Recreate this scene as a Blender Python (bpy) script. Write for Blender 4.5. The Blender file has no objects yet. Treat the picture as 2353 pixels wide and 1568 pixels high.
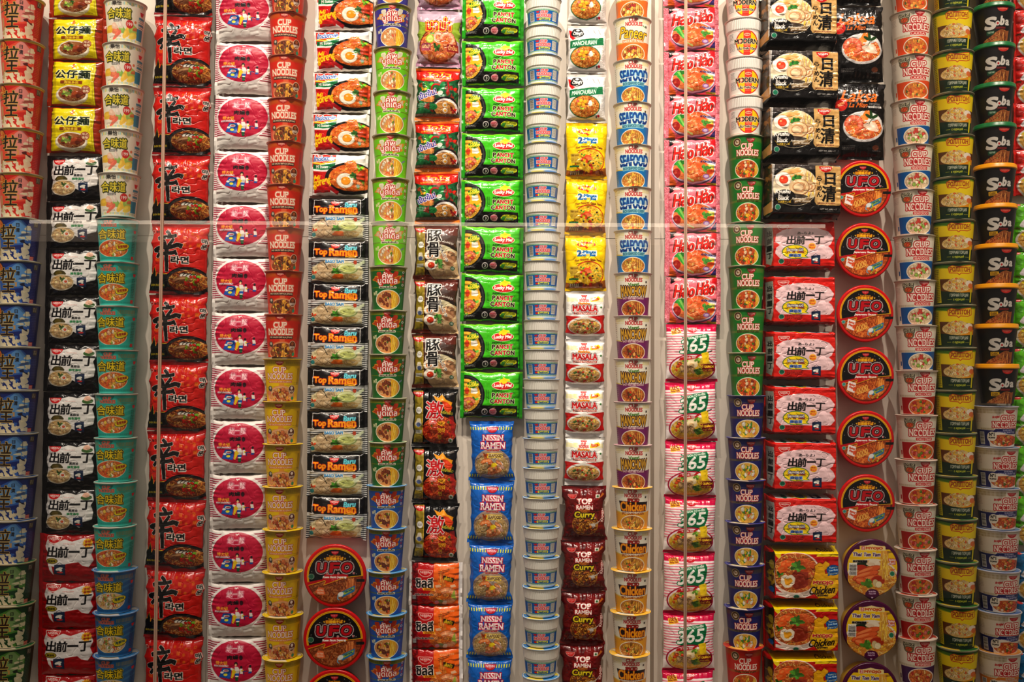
import bpy, math, random
import numpy as np

# ---------------------------------------------------------------- drawing of the printed packaging
# Every wrapper is drawn as vector shapes, sampled on the fine mesh of its surface as vertex colours.
_G = {}
def glyphs(s):
    if s not in _G:
        c = bpy.data.curves.new('lettering', 'FONT'); c.body = s; c.fill_mode = 'NONE'; c.resolution_u = 3
        o = bpy.data.objects.new('lettering', c); m = o.to_mesh()
        n = len(m.vertices); v = np.empty(n*3, np.float32); m.vertices.foreach_get('co', v)
        e = np.empty(len(m.edges)*2, np.int32); m.edges.foreach_get('vertices', e)
        v = v.reshape(-1, 3)[:, :2].astype(float); e = e.reshape(-1, 2)
        o.to_mesh_clear(); bpy.data.objects.remove(o); bpy.data.curves.remove(c)
        lo = v.min(0); hi = v.max(0)
        v = (v-lo)/np.maximum(hi-lo, 1e-6); v[:, 1] = 1-v[:, 1]
        _G[s] = (v, e)
    return _G[s]

SS = 3
class Canvas:
    """x0..x1, y0..y1 in drawing units; nx, ny samples. warp: x of the drawing -> x of the canvas."""
    def __init__(s, x0, x1, y0, y1, nx, ny, col, warp=None):
        s.b = (x0, x1, y0, y1); s.nx = nx; s.ny = ny; s.warp = warp
        s.kx = nx/(x1-x0); s.ky = ny/(y1-y0)
        s.im = np.empty((ny, nx, 3)); s.im[:] = col; s.clipm = None
        s.rk = s.ky*SS
    def _px(s, p):
        p = np.asarray(p, float)
        x = s.warp(p[:, 0]) if s.warp else p[:, 0]
        return np.stack([(x-s.b[0])*s.kx*SS, (p[:, 1]-s.b[2])*s.ky*SS], 1)
    def mask_edges(s, v, e, grow=0.0, serif=0.0):
        q = s._px(v)
        pad = int(math.ceil(max(grow, serif)*s.rk))+SS+2
        W, H = s.nx*SS, s.ny*SS
        x0 = int(max(0, math.floor(q[:, 0].min())-pad)); x1 = int(min(W, math.ceil(q[:, 0].max())+pad))
        y0 = int(max(0, math.floor(q[:, 1].min())-pad)); y1 = int(min(H, math.ceil(q[:, 1].max())+pad))
        x0 -= x0 % SS; y0 -= y0 % SS; x1 += (-x1) % SS; y1 += (-y1) % SS
        if x1 <= x0 or y1 <= y0: return None
        w, h = x1-x0, y1-y0
        a = q[e[:, 0]]; b = q[e[:, 1]]
        sgn = np.where(a[:, 1] < b[:, 1], 1, -1)
        lo = np.where((sgn > 0)[:, None], a, b); hi = np.where((sgn > 0)[:, None], b, a)
        r0 = np.ceil(lo[:, 1]-0.5-y0).astype(int); r1 = np.ceil(hi[:, 1]-0.5-y0).astype(int)
        r0 = np.clip(r0, 0, h); r1 = np.clip(r1, 0, h); n = r1-r0
        k = n > 0
        if not k.any(): return None
        lo, hi, r0, n, sgn = lo[k], hi[k], r0[k], n[k], sgn[k]
        idx = np.repeat(np.arange(len(n)), n)
        rows = np.arange(n.sum())-np.repeat(np.cumsum(n)-n, n)+r0[idx]
        t = (rows+0.5+y0-lo[idx, 1])/(hi[idx, 1]-lo[idx, 1])
        xs = lo[idx, 0]+t*(hi[idx, 0]-lo[idx, 0])
        cols = np.clip(np.ceil(xs-0.5-x0).astype(int), 0, w)
        A = np.zeros((h, w+1), np.int32); np.add.at(A, (rows, cols), sgn[idx])
        m = np.cumsum(A, 1)[:, :w] != 0
        if serif > 0:
            ry = np.nonzero(m.any(1))[0]
            if len(ry):
                t0, t1 = ry[0], ry[-1]+1; bh = max(1, int((t1-t0)*0.11)); d = max(1, int(serif*s.rk))
                for sl in (slice(t0, t0+bh), slice(t1-bh, t1)):
                    band = m[sl].copy(); o = band.copy()
                    for i in range(1, d+1):
                        o[:, i:] |= band[:, :-i]; o[:, :-i] |= band[:, i:]
                    m[sl] = o
        if grow > 0: m = s._grow(m, grow*s.rk)
        return m, x0//SS, y0//SS, w//SS, h//SS
    @staticmethod
    def _grow(m, r):
        o = m.copy(); h, w = m.shape
        for rr in ([r] if r < 3 else [r, r*0.55]):
            for k in range(16):
                dx = int(round(rr*math.cos(k*math.pi/8))); dy = int(round(rr*math.sin(k*math.pi/8)))
                if abs(dx) >= w or abs(dy) >= h: continue
                o[max(0, dy):h+min(0, dy), max(0, dx):w+min(0, dx)] |= m[max(0, -dy):h+min(0, -dy), max(0, -dx):w+min(0, -dx)]
        return o
    def blend(s, M, col, op=1.0):
        if M is None: return
        m, x, y, w, h = M
        a = m.reshape(h, SS, w, SS).mean((1, 3))*op
        if s.clipm is not None: a = a*s.clipm[y:y+h, x:x+w]
        a = a[..., None]; t = s.im[y:y+h, x:x+w]
        t[:] = t*(1-a)+np.asarray(col, float)*a
    def _poly(s, pts):
        p = np.asarray(pts, float); n = len(p)
        if s.warp:
            q = []
            for i in range(n):
                a, b = p[i], p[(i+1) % n]; k = max(1, int(abs(b[0]-a[0])/5))
                q += [a+(b-a)*j/k for j in range(k)]
            p = np.array(q); n = len(p)
        return p, np.stack([np.arange(n), (np.arange(n)+1) % n], 1)
    def poly(s, pts, col, op=1.0, grow=0.0):
        s.blend(s.mask_edges(*s._poly(pts), grow=grow), col, op)
    def rect(s, x0, y0, x1, y1, col, op=1.0): s.poly([(x0, y0), (x1, y0), (x1, y1), (x0, y1)], col, op)
    def rrect(s, x0, y0, x1, y1, r, col): s.poly([(x0+r, y0+r), (x1-r, y0+r), (x1-r, y1-r), (x0+r, y1-r)], col, grow=r)
    def ell(s, cx, cy, rx, ry, col, op=1.0, rot=0.0, n=40, wob=0.0, seed=0):
        t = np.linspace(0, 2*np.pi, n, endpoint=False); k = 1.0
        if wob: k = 1+wob*np.sin(t*3+seed)+wob*0.7*np.sin(t*5+seed*2.3)
        x = np.cos(t)*rx*k; y = np.sin(t)*ry*k; c, d = math.cos(rot), math.sin(rot)
        s.poly(np.stack([cx+x*c-y*d, cy+x*d+y*c], 1), col, op)
    def ring(s, cx, cy, rx, ry, w, col, inner): s.ell(cx, cy, rx, ry, col); s.ell(cx, cy, rx-w, ry-w, inner)
    def line(s, pts, w, col, op=1.0):
        p = np.asarray(pts, float); d = np.gradient(p, axis=0); d /= np.maximum(np.hypot(d[:, 0], d[:, 1]), 1e-6)[:, None]
        n = np.stack([-d[:, 1], d[:, 0]], 1)*w/2
        s.poly(np.concatenate([p+n, (p-n)[::-1]]), col, op)
    def brush(s, strokes, col, grow=0.0):
        "tapered brush strokes: (points, width start, width end)"
        for P, a, b in strokes:
            p = np.asarray(P, float); k = np.linspace(0, len(p)-1, 14); p = np.stack([np.interp(k, range(len(p)), p[:, i]) for i in (0, 1)], 1)
            d = np.gradient(p, axis=0); d /= np.maximum(np.hypot(d[:, 0], d[:, 1]), 1e-6)[:, None]; w = np.linspace(a, b, 14)[:, None]/2*(1+.12*np.sin(np.arange(14)*2.1))[:, None]; n = np.stack([-d[:, 1], d[:, 0]], 1)*w
            s.poly(np.concatenate([p+n, (p-n)[::-1]]), col, grow=.8+grow)
    def text(s, t, x0, y0, x1, y1, col, ol=(), bold=0.0, shear=0.0, rot=0.0, arch=0.0, serif=0.0, vfan=0.0, sh=None):
        v, e = glyphs(t); v = v.copy(); W, H = x1-x0, y1-y0
        u = v[:, 0]-0.5
        v[:, 0] = (u+shear*(0.5-v[:, 1])*H/W)*W
        v[:, 1] = (v[:, 1]-0.5)*H*(1+vfan*np.abs(u)*2)-arch*(0.25-u*u)*4
        if rot:
            c, d = math.cos(rot), math.sin(rot); v = np.stack([v[:, 0]*c-v[:, 1]*d, v[:, 0]*d+v[:, 1]*c], 1)
        bold *= .62; v += ((x0+x1)/2, (y0+y1)/2)
        if sh: s.blend(s.mask_edges(v+np.array(sh[:2]), e, grow=bold+sh[3], serif=serif), sh[2])
        for g, k in ol: s.blend(s.mask_edges(v, e, grow=bold+g, serif=serif), k)
        s.blend(s.mask_edges(v, e, grow=bold, serif=serif), col)
    def ticks(s, x0, x1, y0, y1, col, n, duty=0.45, op=1.0):
        d = (x1-x0)/n
        for i in range(n): s.rect(x0+d*i, y0, x0+d*(i+duty), y1, col, op)
    def hstripes(s, x0, x1, y0, y1, col, n, duty=0.5, curve=0.0):
        d = (y1-y0)/n
        for i in range(n):
            y = y0+d*i; s.poly([(x0, y+curve), (x1, y), (x1, y+d*duty), (x0, y+d*duty+curve)], col)
    def fine(s, x0, y0, x1, y1, col, n=3, seed=1, op=0.7):
        "small print too small to read in the photograph"
        r = random.Random(seed); d = (y1-y0)/n
        for i in range(n):
            x = x0
            while x < x1-1:
                w = r.uniform(1.2, 4.5); s.rect(x, y0+d*i, min(x+w, x1), y0+d*(i+0.5), col, op); x += w+r.uniform(0.6, 1.2)
    def clip_ell(s, cx, cy, rx, ry): s.clip_poly([(cx+rx*math.cos(t), cy+ry*math.sin(t)) for t in np.linspace(0, 6.283, 48, endpoint=False)])
    def clip_poly(s, pts):
        s.clipm = None
        M = s.mask_edges(*s._poly(pts)); a = np.zeros((s.ny, s.nx))
        if M:
            m, x, y, w, h = M; a[y:y+h, x:x+w] = m.reshape(h, SS, w, SS).mean((1, 3))
        s.clipm = a
    def unclip(s): s.clipm = None
    def noodles(s, cx, cy, rx, ry, cols, n, w=1.4, L=14, seed=0, vertical=False):
        r = random.Random(seed)
        for i in range(n):
            a = r.uniform(0, 6.283); q = math.sqrt(r.random())
            x = cx+rx*q*math.cos(a); y = cy+ry*q*math.sin(a)
            d = r.uniform(0, 6.283) if not vertical else 1.57+r.uniform(-.12, .12)
            k = r.uniform(-0.55, 0.55) if not vertical else r.uniform(-.05, .05)
            p = []
            for j in range(7):
                p.append((x, y)); x += math.cos(d)*L/7; y += math.sin(d)*L/7*0.8; d += k+(r.uniform(-.3, .3) if not vertical else 0)
            s.line(p, w, cols[r.randrange(len(cols))])
    def bits(s, cx, cy, rx, ry, spec, seed=0):
        "spec: (colour, count, size)"
        r = random.Random(seed+77); L = []
        for col, n, z in spec:
            for i in range(n): L.append((col, z))
        r.shuffle(L)
        for col, z in L:
            a = r.uniform(0, 6.283); q = math.sqrt(r.random())*0.92
            x = cx+rx*q*math.cos(a); y = cy+ry*q*math.sin(a); z *= r.uniform(.75, 1.25); t = r.uniform(0, 3)
            c = np.array(col, float); e = r.uniform(.55, .95)
            s.ell(x, y, z*1.12, z*e*1.15, c*0.62, 1, t, 10, .1, i+z)
            s.ell(x, y, z, z*e, c*r.uniform(.9, 1.05), 1, t, 10, .12, z)
            s.ell(x-z*.25, y-z*.28, z*.4, z*e*.35, np.minimum(255, c*1.18+18), .7, t, 8)
    def food(s, cx, cy, rx, ry, base, cols, n=70, spec=(), rim=None, rw=2.0, w=1.4, L=14, seed=3):
        if rim is not None: s.ell(cx, cy, rx+rw, ry+rw, rim)
        s.clip_ell(cx, cy, rx, ry); s.ell(cx, cy, rx, ry, base)
        s.noodles(cx, cy, rx, ry, [np.array(base)*0.8]+list(cols), n, w, L, seed)
        s.bits(cx, cy, rx*.88, ry*.88, spec, seed); s.unclip()
    def egg(s, x, y, rx, ry, yolk=(240, 130, 40), rot=0.0):
        s.ell(x, y, rx*1.07, ry*1.07, (190, 165, 140), rot=rot); s.ell(x, y, rx, ry, (250, 240, 225), rot=rot)
        s.ell(x+rx*.08, y+ry*.05, rx*.58, ry*.58, np.array(yolk)*.85, rot=rot); s.ell(x+rx*.05, y, rx*.52, ry*.52, yolk, rot=rot)
        s.ell(x-rx*.1, y-ry*.15, rx*.15, ry*.12, (255, 205, 140))
    def prawn(s, x, y, r, rot=0.0, col=(235, 120, 70), w=None):
        w = w or r*.55; t = np.linspace(0.2, 4.4, 14)+rot
        p = np.stack([x+r*np.cos(t), y+r*.85*np.sin(t)], 1)
        s.line(p, w*1.15, np.array(col)*.7); s.line(p, w, col); s.line(p*1.0, w*.4, np.minimum(255, np.array(col)+50), .6)
        for i in range(2, 13, 2):
            a = t[i]; s.line([(x+(r-w/2)*math.cos(a), y+(r-w/2)*.85*math.sin(a)), (x+(r+w/2)*math.cos(a), y+(r+w/2)*.85*math.sin(a))], max(.5, r*.08), (255, 225, 195), .6)
    def herb(s, x, y, r, col=(70, 140, 40), n=9, seed=0):
        q = random.Random(seed+5)
        for i in range(n):
            a = q.uniform(0, 6.283); d = r*q.uniform(.15, .8); k = np.array(col)*q.uniform(.7, 1.3)
            s.ell(x+d*math.cos(a), y+d*.8*math.sin(a), r*.42, r*.26, np.minimum(255, k), 1, a, 12, .15, i)
    def sample(s, x, y):
        "colour at drawing units (canvas x already warped)"
        fx = np.clip((np.asarray(x)-s.b[0])*s.kx-.5, 0, s.nx-1.001); fy = np.clip((np.asarray(y)-s.b[2])*s.ky-.5, 0, s.ny-1.001)
        i = fx.astype(int); j = fy.astype(int); u = (fx-i)[..., None]; v = (fy-j)[..., None]; I = s.im
        return (I[j, i]*(1-u)+I[j, i+1]*u)*(1-v)+(I[j+1, i]*(1-u)+I[j+1, i+1]*u)*v

W_ = (245, 240, 230); K_ = (18, 15, 16); RED = (205, 25, 30)
def nissin(c, x, y, w, fg=W_, bg=RED, ring=None):
    "half-round red badge, flat side up"
    r = w/2; h = w*.46; t = np.linspace(0, math.pi, 20)
    P = [(x+r*math.cos(a), y+h*math.sin(a)) for a in t]
    if ring: c.poly(P, ring, grow=w*.045)
    c.poly(P, bg); c.text('NISSIN', x-r*.74, y+h*.14, x+r*.74, y+h*.5, fg, bold=w*.008)
    c.rect(x-r*.22, y+h*.62, x+r*.22, y+h*.7, fg, .8)
def cupn(c, x0, y0, x1, y1, fg, ol, mid=None, bold=.5, serif=.9):
    w = x1-x0; h = y1-y0; m = y0+h*.48
    a = (x0+w*.2, y0, x0+w*.72, m-h*.03); b = (x0, m+h*.03, x1, y1)
    for g, k in ol:
        c.text('CUP', *a, k, bold=bold+g, serif=serif); c.text('NOODLES', *b, k, bold=bold+g, serif=serif)
    c.text('CUP', *a, fg, bold=bold, serif=serif); c.text('NOODLES', *b, fg, bold=bold, serif=serif)
    if mid is not None:
        for f in (.265, .41): c.ell(x0+w*f, (m+y1)/2+h*.03, w*.035, h*.085, mid)
def barcode(c, x0, y0, x1, y1, vert=True, seed=1):
    c.rect(x0, y0, x1, y1, W_); r = random.Random(seed)
    a = (x0 if vert else y0)+.8; end = (x1 if vert else y1)-.8
    while a < end:
        d = r.uniform(.35, 1.1)
        if vert: c.rect(a, y0+1, min(a+d, end), y1-1, (60, 55, 55))
        else: c.rect(x0+1, a, x1-1, min(a+d, end), (60, 55, 55))
        a += d+r.uniform(.4, 1.0)
def star(c, x, y, r, col, n=5, k=.45, rot=0):
    c.poly([(x+(r if i % 2 == 0 else r*k)*math.sin(i*math.pi/n+rot), y-(r if i % 2 == 0 else r*k)*math.cos(i*math.pi/n+rot)) for i in range(2*n)], col)
def cloud(c, x0, y0, x1, y1, col, n=11, amp=.09, seed=0):
    t = np.linspace(0, 6.283, 60, endpoint=False); k = 1+amp*np.sin(t*5+seed)+amp*.6*np.sin(t*3+seed*2)
    cx, cy, rx, ry = (x0+x1)/2, (y0+y1)/2, (x1-x0)/2, (y1-y0)/2
    sx = np.sign(np.cos(t))*np.abs(np.cos(t))**.7; sy = np.sign(np.sin(t))*np.abs(np.sin(t))**.7
    c.poly(np.stack([cx+rx*k*sx, cy+ry*k*sy], 1), col)
NOOD = [(225, 180, 95), (205, 150, 70), (240, 205, 130), (190, 125, 55)]
ORN = [(235, 150, 60), (215, 115, 40), (245, 180, 95), (190, 85, 30)]
BRN = [(165, 95, 50), (130, 65, 30), (190, 120, 70), (105, 50, 25)]
YEL = [(245, 205, 70), (225, 175, 45), (250, 225, 120), (205, 150, 40)]
BGE = [(225, 200, 155), (205, 175, 125), (240, 222, 185), (180, 145, 100)]
# ---------------------------------------------------------------- cup designs: x -50..50 across the front as seen, y 0 (top) .. 100
def cup_canvas(col):
    return Canvas(-90, 90, 0, 100, 250, 165, col, warp=lambda x: np.degrees(np.arcsin(np.clip(x/50.0, -1, 1))))
def d_king(hue):
    A = {'red': ((215, 40, 25), (235, 150, 140), (240, 90, 60), (190, 25, 20)), 'blue': ((25, 50, 130), (110, 165, 220), (60, 110, 190), (30, 35, 110)), 'green': ((15, 75, 30), (140, 175, 110), (90, 150, 60), (15, 60, 30))}[hue]
    dk, pale, mid, side = [np.array(a, float) for a in A]; c = cup_canvas(dk); cr = (238, 225, 190)
    c.rect(-50, 0, 50, 4, (215, 175, 60) if hue == 'red' else dk*.8)
    c.poly([(-50, 30), (-28, 14), (-8, 4), (8, 4), (18, 14), (30, 26), (30, 60), (-50, 70)], mid)
    c.poly([(-40, 40), (-12, 10), (-4, 4), (4, 4), (18, 20), (28, 28), (28, 48), (0, 60), (-30, 60)], pale)
    c.food(-50, 17, 14, 17, (220, 120, 30), ORN, 40, [((235, 60, 30), 6, 3), ((90, 140, 50), 4, 2.5)], rim=dk*.6, seed=4)
    for i, (x, y, rx, ry) in enumerate([(22, 22, 8, 6), (14, 33, 10, 3), (25, 44, 8, 5), (8, 46, 9, 3), (20, 62, 9, 12), (16, 80, 10, 12), (0, 90, 8, 8), (24, 92, 12, 5)]):
        c.ell(x, y, rx, ry, cr, .92, 0, 20, .18, i*1.7)
    for i, (x, y, rx, ry) in enumerate([(14, 38, 12, 3), (22, 35, 5, 2), (8, 41, 5, 1.6)]): c.ell(x, y, rx, ry, mid*.55+40, 1, -.1, 20, .2, i)
    c.line([(18, 16), (18, 36)], .8, side*.7)
    c.poly([(2, 53), (12, 50), (22, 54), (26, 64), (20, 62), (14, 58), (5, 57)], side*.45+18); c.ell(20, 55, 6, 3.5, mid, 1, .4)
    for i, (x, y, rx, ry) in enumerate([(-38, 78, 10, 6), (-26, 84, 12, 7), (-12, 76, 9, 4), (-40, 92, 12, 7), (-20, 95, 11, 5), (-6, 86, 6, 8)]):
        c.ell(x, y, rx, ry, cr, 1, .2*i, 22, .25, i)
    for i, (x, y) in enumerate([(-32, 74), (-16, 88), (-2, 78), (-34, 87), (6, 94)]): c.ell(x, y, 5, 4, dk if i % 2 else mid, 1, i, 12, .3, i)
    gold = (225, 185, 90)
    c.text('拉', -42, 16, -8, 45, (45, 30, 20), ol=[(1.2, gold)], bold=1.1, shear=.1); c.text('王', -40, 48, -10, 73, (45, 25, 20), ol=[(1.2, gold)], bold=1.3, shear=.05)
    c.text('日', -6, 12, 1, 20, K_, bold=.35); c.text('清', -7, 23, 2, 33, K_, bold=.35); c.rect(-9, 49, -4, 60, (235, 170, 90), .8)
    c.rect(30, 4, 50, 100, side); c.fine(31, 26, 44, 88, np.minimum(255, side+60), 16, 3, .6)
    c.rect(34, 5, 43, 18, (70, 60, 50)); c.fine(35, 6, 42, 17, cr, 4, 2); c.rect(30, 89, 40, 99, (220, 90, 80)); c.fine(31, 91, 39, 98, cr, 2, 3)
    c.rect(-48, 50, -44, 88, (200, 170, 110), .8)
    c.rect(-50, 98, 50, 100, cr); return c
def d_teal(hue):
    bg = {'teal': (45, 185, 170), 'blue': (25, 110, 170)}[hue]; c = cup_canvas(bg); li = np.minimum(255, np.array(bg)*.8+60)
    for y in (22, 36, 50): c.poly([(-50, y+14), (0, y+6), (50, y-10), (50, y-4), (0, y+11), (-50, y+20)], li, .55)
    gold = (165, 150, 90)
    c.ticks(2, 44, 7, 17, gold, 15); c.ticks(-49, -40, 7, 15, gold, 3); c.rect(2, 19, 44, 20.5, gold, .6)
    c.poly([(-40, 2), (-6, 2), (-14, 17), (-33, 17)], np.array(bg)*.7)
    cupn(c, -40, 4, -4, 19, (190, 60, 50), [(1.0, (235, 170, 140))], bold=.25, serif=.4)
    c.text('合味道', -49, 25, 18, 47, (245, 215, 30), ol=[(2.6, (235, 225, 120)), (1.7, (40, 50, 20))], bold=.75, sh=(1.2, 1.6, (25, 40, 30), 1.4))
    sp = [((235, 150, 70), 14, 4.5), ((250, 190, 150), 9, 5.5), ((245, 205, 90), 7, 4), ((215, 75, 40), 9, 3), ((150, 175, 70), 5, 3), ((250, 235, 205), 5, 4.5)] if hue == 'teal' else [((240, 225, 195), 12, 6), ((235, 110, 60), 7, 4), ((235, 190, 110), 9, 4.5), ((150, 165, 80), 6, 3.5), ((220, 70, 60), 4, 4)]
    c.food(-11, 70, 38, 20, (225, 110, 50) if hue == 'teal' else (225, 195, 150), ORN, 50, sp, rim=(235, 225, 200), rw=1.6, seed=6)
    c.poly([(-50, 50), (50, 50), (50, 45), (0, 49), (-50, 47)], bg, .0)
    c.ell(13, 66, 18, 8.5, (60, 70, 20), 1, -.2); c.ell(13, 65.5, 17, 7.6, (240, 220, 40), 1, -.2)
    c.text('香辣海鮮' if hue == 'teal' else '海鮮味', 0, 61, 26, 68, (160, 50, 20) if hue == 'teal' else (50, 80, 90), bold=.3, rot=-.14); c.fine(2, 69, 22, 72, (120, 110, 20), 1)
    c.rect(-50, 89, 50, 96.5, bg); c.ticks(-48, 48, 90.5, 95, np.array(bg)*.72, 34); c.rect(-50, 97, 50, 100, li)
    c.poly([(39, 24), (46, 24), (45, 30), (42.5, 32), (40, 30)], (220, 60, 70)); c.rect(38, 86, 45, 94, (220, 60, 60)); c.fine(37, 36, 46, 82, np.array(bg)*.55, 12, 4)
    return c
def d_white_seafood():
    c = cup_canvas((240, 232, 212))
    pal = [(120, 200, 200), (225, 200, 90), (170, 205, 120), (150, 170, 160)]
    for i in range(26): c.rect(-46+i*3.6, 5, -44.4+i*3.6, 12, pal[i % 4]); c.rect(-46+i*3.6, 91, -44.4+i*3.6, 96, pal[i % 4])
    c.rect(-33, 2, -8, 14, (240, 232, 212)); c.text('樂怡', -32, 3, -9, 14, (55, 50, 45), bold=.5)
    c.text('合味道', -45, 20, 15, 43, (235, 215, 70), ol=[(2.2, (70, 75, 30))], bold=.7, sh=(1, 1.4, (60, 65, 30), 1.6))
    c.rrect(-31, 46, -9, 52, 2, (130, 125, 120)); c.text('海鮮味', -29, 47.2, -11, 51, W_, bold=.15)
    for i, (x, y, rx, ry, k) in enumerate([(-40, 68, 12, 9, (235, 190, 60)), (-24, 74, 12, 8, (230, 130, 90)), (-28, 62, 9, 7, (240, 200, 175)), (-8, 70, 12, 8, (150, 190, 90)), (-12, 60, 9, 6, (235, 215, 200)), (10, 72, 12, 9, (245, 205, 70)), (22, 68, 12, 12, (170, 200, 100)), (2, 80, 12, 7, (245, 200, 80)), (-22, 82, 16, 5, (235, 120, 95)), (22, 82, 12, 8, (245, 215, 90)), (28, 66, 8, 4, (210, 120, 70))]):
        c.ell(x, y, rx, ry, k, .95, .3*i, 24, .1, i); c.ell(x-2, y-2, rx*.5, ry*.4, np.minimum(255, np.array(k)+25), .7, .3*i)
    c.ell(12, 56, 10, 10, (215, 55, 50)); c.text('199', 5, 52, 19, 60, W_, bold=.4); c.ell(27, 49, 3, 3.4, (225, 130, 90))
    c.fine(-44, 84, -10, 89, (150, 130, 110), 2); c.rect(32, 62, 46, 90, (70, 150, 175)); c.rect(35, 34, 48, 39, (80, 160, 180)); c.rect(35, 50, 48, 54, (80, 160, 180)); c.fine(35, 40, 48, 62, (120, 130, 130), 5)
    c.poly([(37, 21), (46, 21), (44, 29), (41.5, 31), (39, 29)], (225, 70, 75)); c.rect(-50, 98, 50, 100, (200, 225, 225)); return c
def d_kaldu(hue):
    bg = {'red': (215, 45, 22), 'yellow': (240, 200, 10)}[hue]; c = cup_canvas(bg); g = (185, 110, 20) if hue == 'red' else (150, 130, 20)
    c.rect(-50, 0, 50, 13, np.array(g), .35); c.ticks(-48, -22, 4, 11, g, 10); c.ticks(8, 48, 4, 11, g, 15); c.rect(-50, 13, 50, 14, g, .7)
    c.poly([(-25, 1), (5, 1), (2, 9), (-10, 14), (-22, 9)], np.array(bg)*.85); nissin(c, -10, 3, 22, (250, 215, 190), (175, 25, 25))
    cupn(c, -43, 17, 28, 47, (252, 238, 215), [(2.0, (252, 238, 215) if hue == 'red' else (190, 40, 30)), (1.2, (200, 40, 30))] if hue == 'red' else [(1.6, (190, 40, 35))], mid=None, bold=.7)
    if hue == 'red': c.rrect(-42, 50, 28, 57, 2, (50, 25, 20))
    else: c.rrect(-42, 50, 28, 56, 1.5, (215, 110, 50))
    c.text('MIE KALDU SAPI ALA JEPANG' if hue == 'red' else 'MIE KALDU AYAM ALA JEPANG', -40, 51, 26, 56, (245, 215, 180), bold=.3)
    c.rect(-12, 57, 4, 66, (230, 140, 90), .6); c.ticks(30, 50, 55, 56.5, g, 6)
    c.poly([(-50, 66), (50, 58), (50, 60), (-50, 68)], g, .3)
    pile = [((225, 160, 60), 12, 5), ((120, 55, 25), 16, 4), ((95, 85, 45), 8, 3), ((240, 190, 90), 8, 4), ((90, 35, 20), 10, 3)] if hue == 'red' else [((205, 120, 70), 16, 4.5), ((165, 75, 45), 14, 4), ((235, 170, 70), 8, 4), ((90, 90, 40), 8, 3), ((235, 190, 140), 7, 3)]
    c.ell(-4, 88, 42, 26, (235, 165, 110) if hue == 'yellow' else (225, 120, 70)); c.food(-4, 88, 38, 22, (150, 80, 45) if hue == 'red' else (225, 160, 105), BRN if hue == 'red' else BGE, 50, pile, rim=(240, 200, 160), rw=1, seed=9)
    c.ell(28, 72, 10.5, 11, (245, 225, 200)); c.ell(28, 72, 9.3, 9.8, (110, 50, 25)); c.text('BEEF' if hue == 'red' else 'SAVORY', 21, 74, 35, 79, W_, bold=.2); c.ell(28, 68, 4, 4, (170, 95, 50) if hue == 'red' else (245, 230, 220))
    c.ell(-38, 70, 5.5, 7, (80, 75, 65)); c.ell(-38, 68, 3, 3.4, (200, 190, 170)); c.ell(-42, 80, 6, 6, (225, 130, 100), .7)
    c.ell(32, 93, 4.2, 4.4, (60, 150, 120)); c.ticks(42, 47, 20, 60, (60, 40, 20), 2, .4, .5); return c
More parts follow.
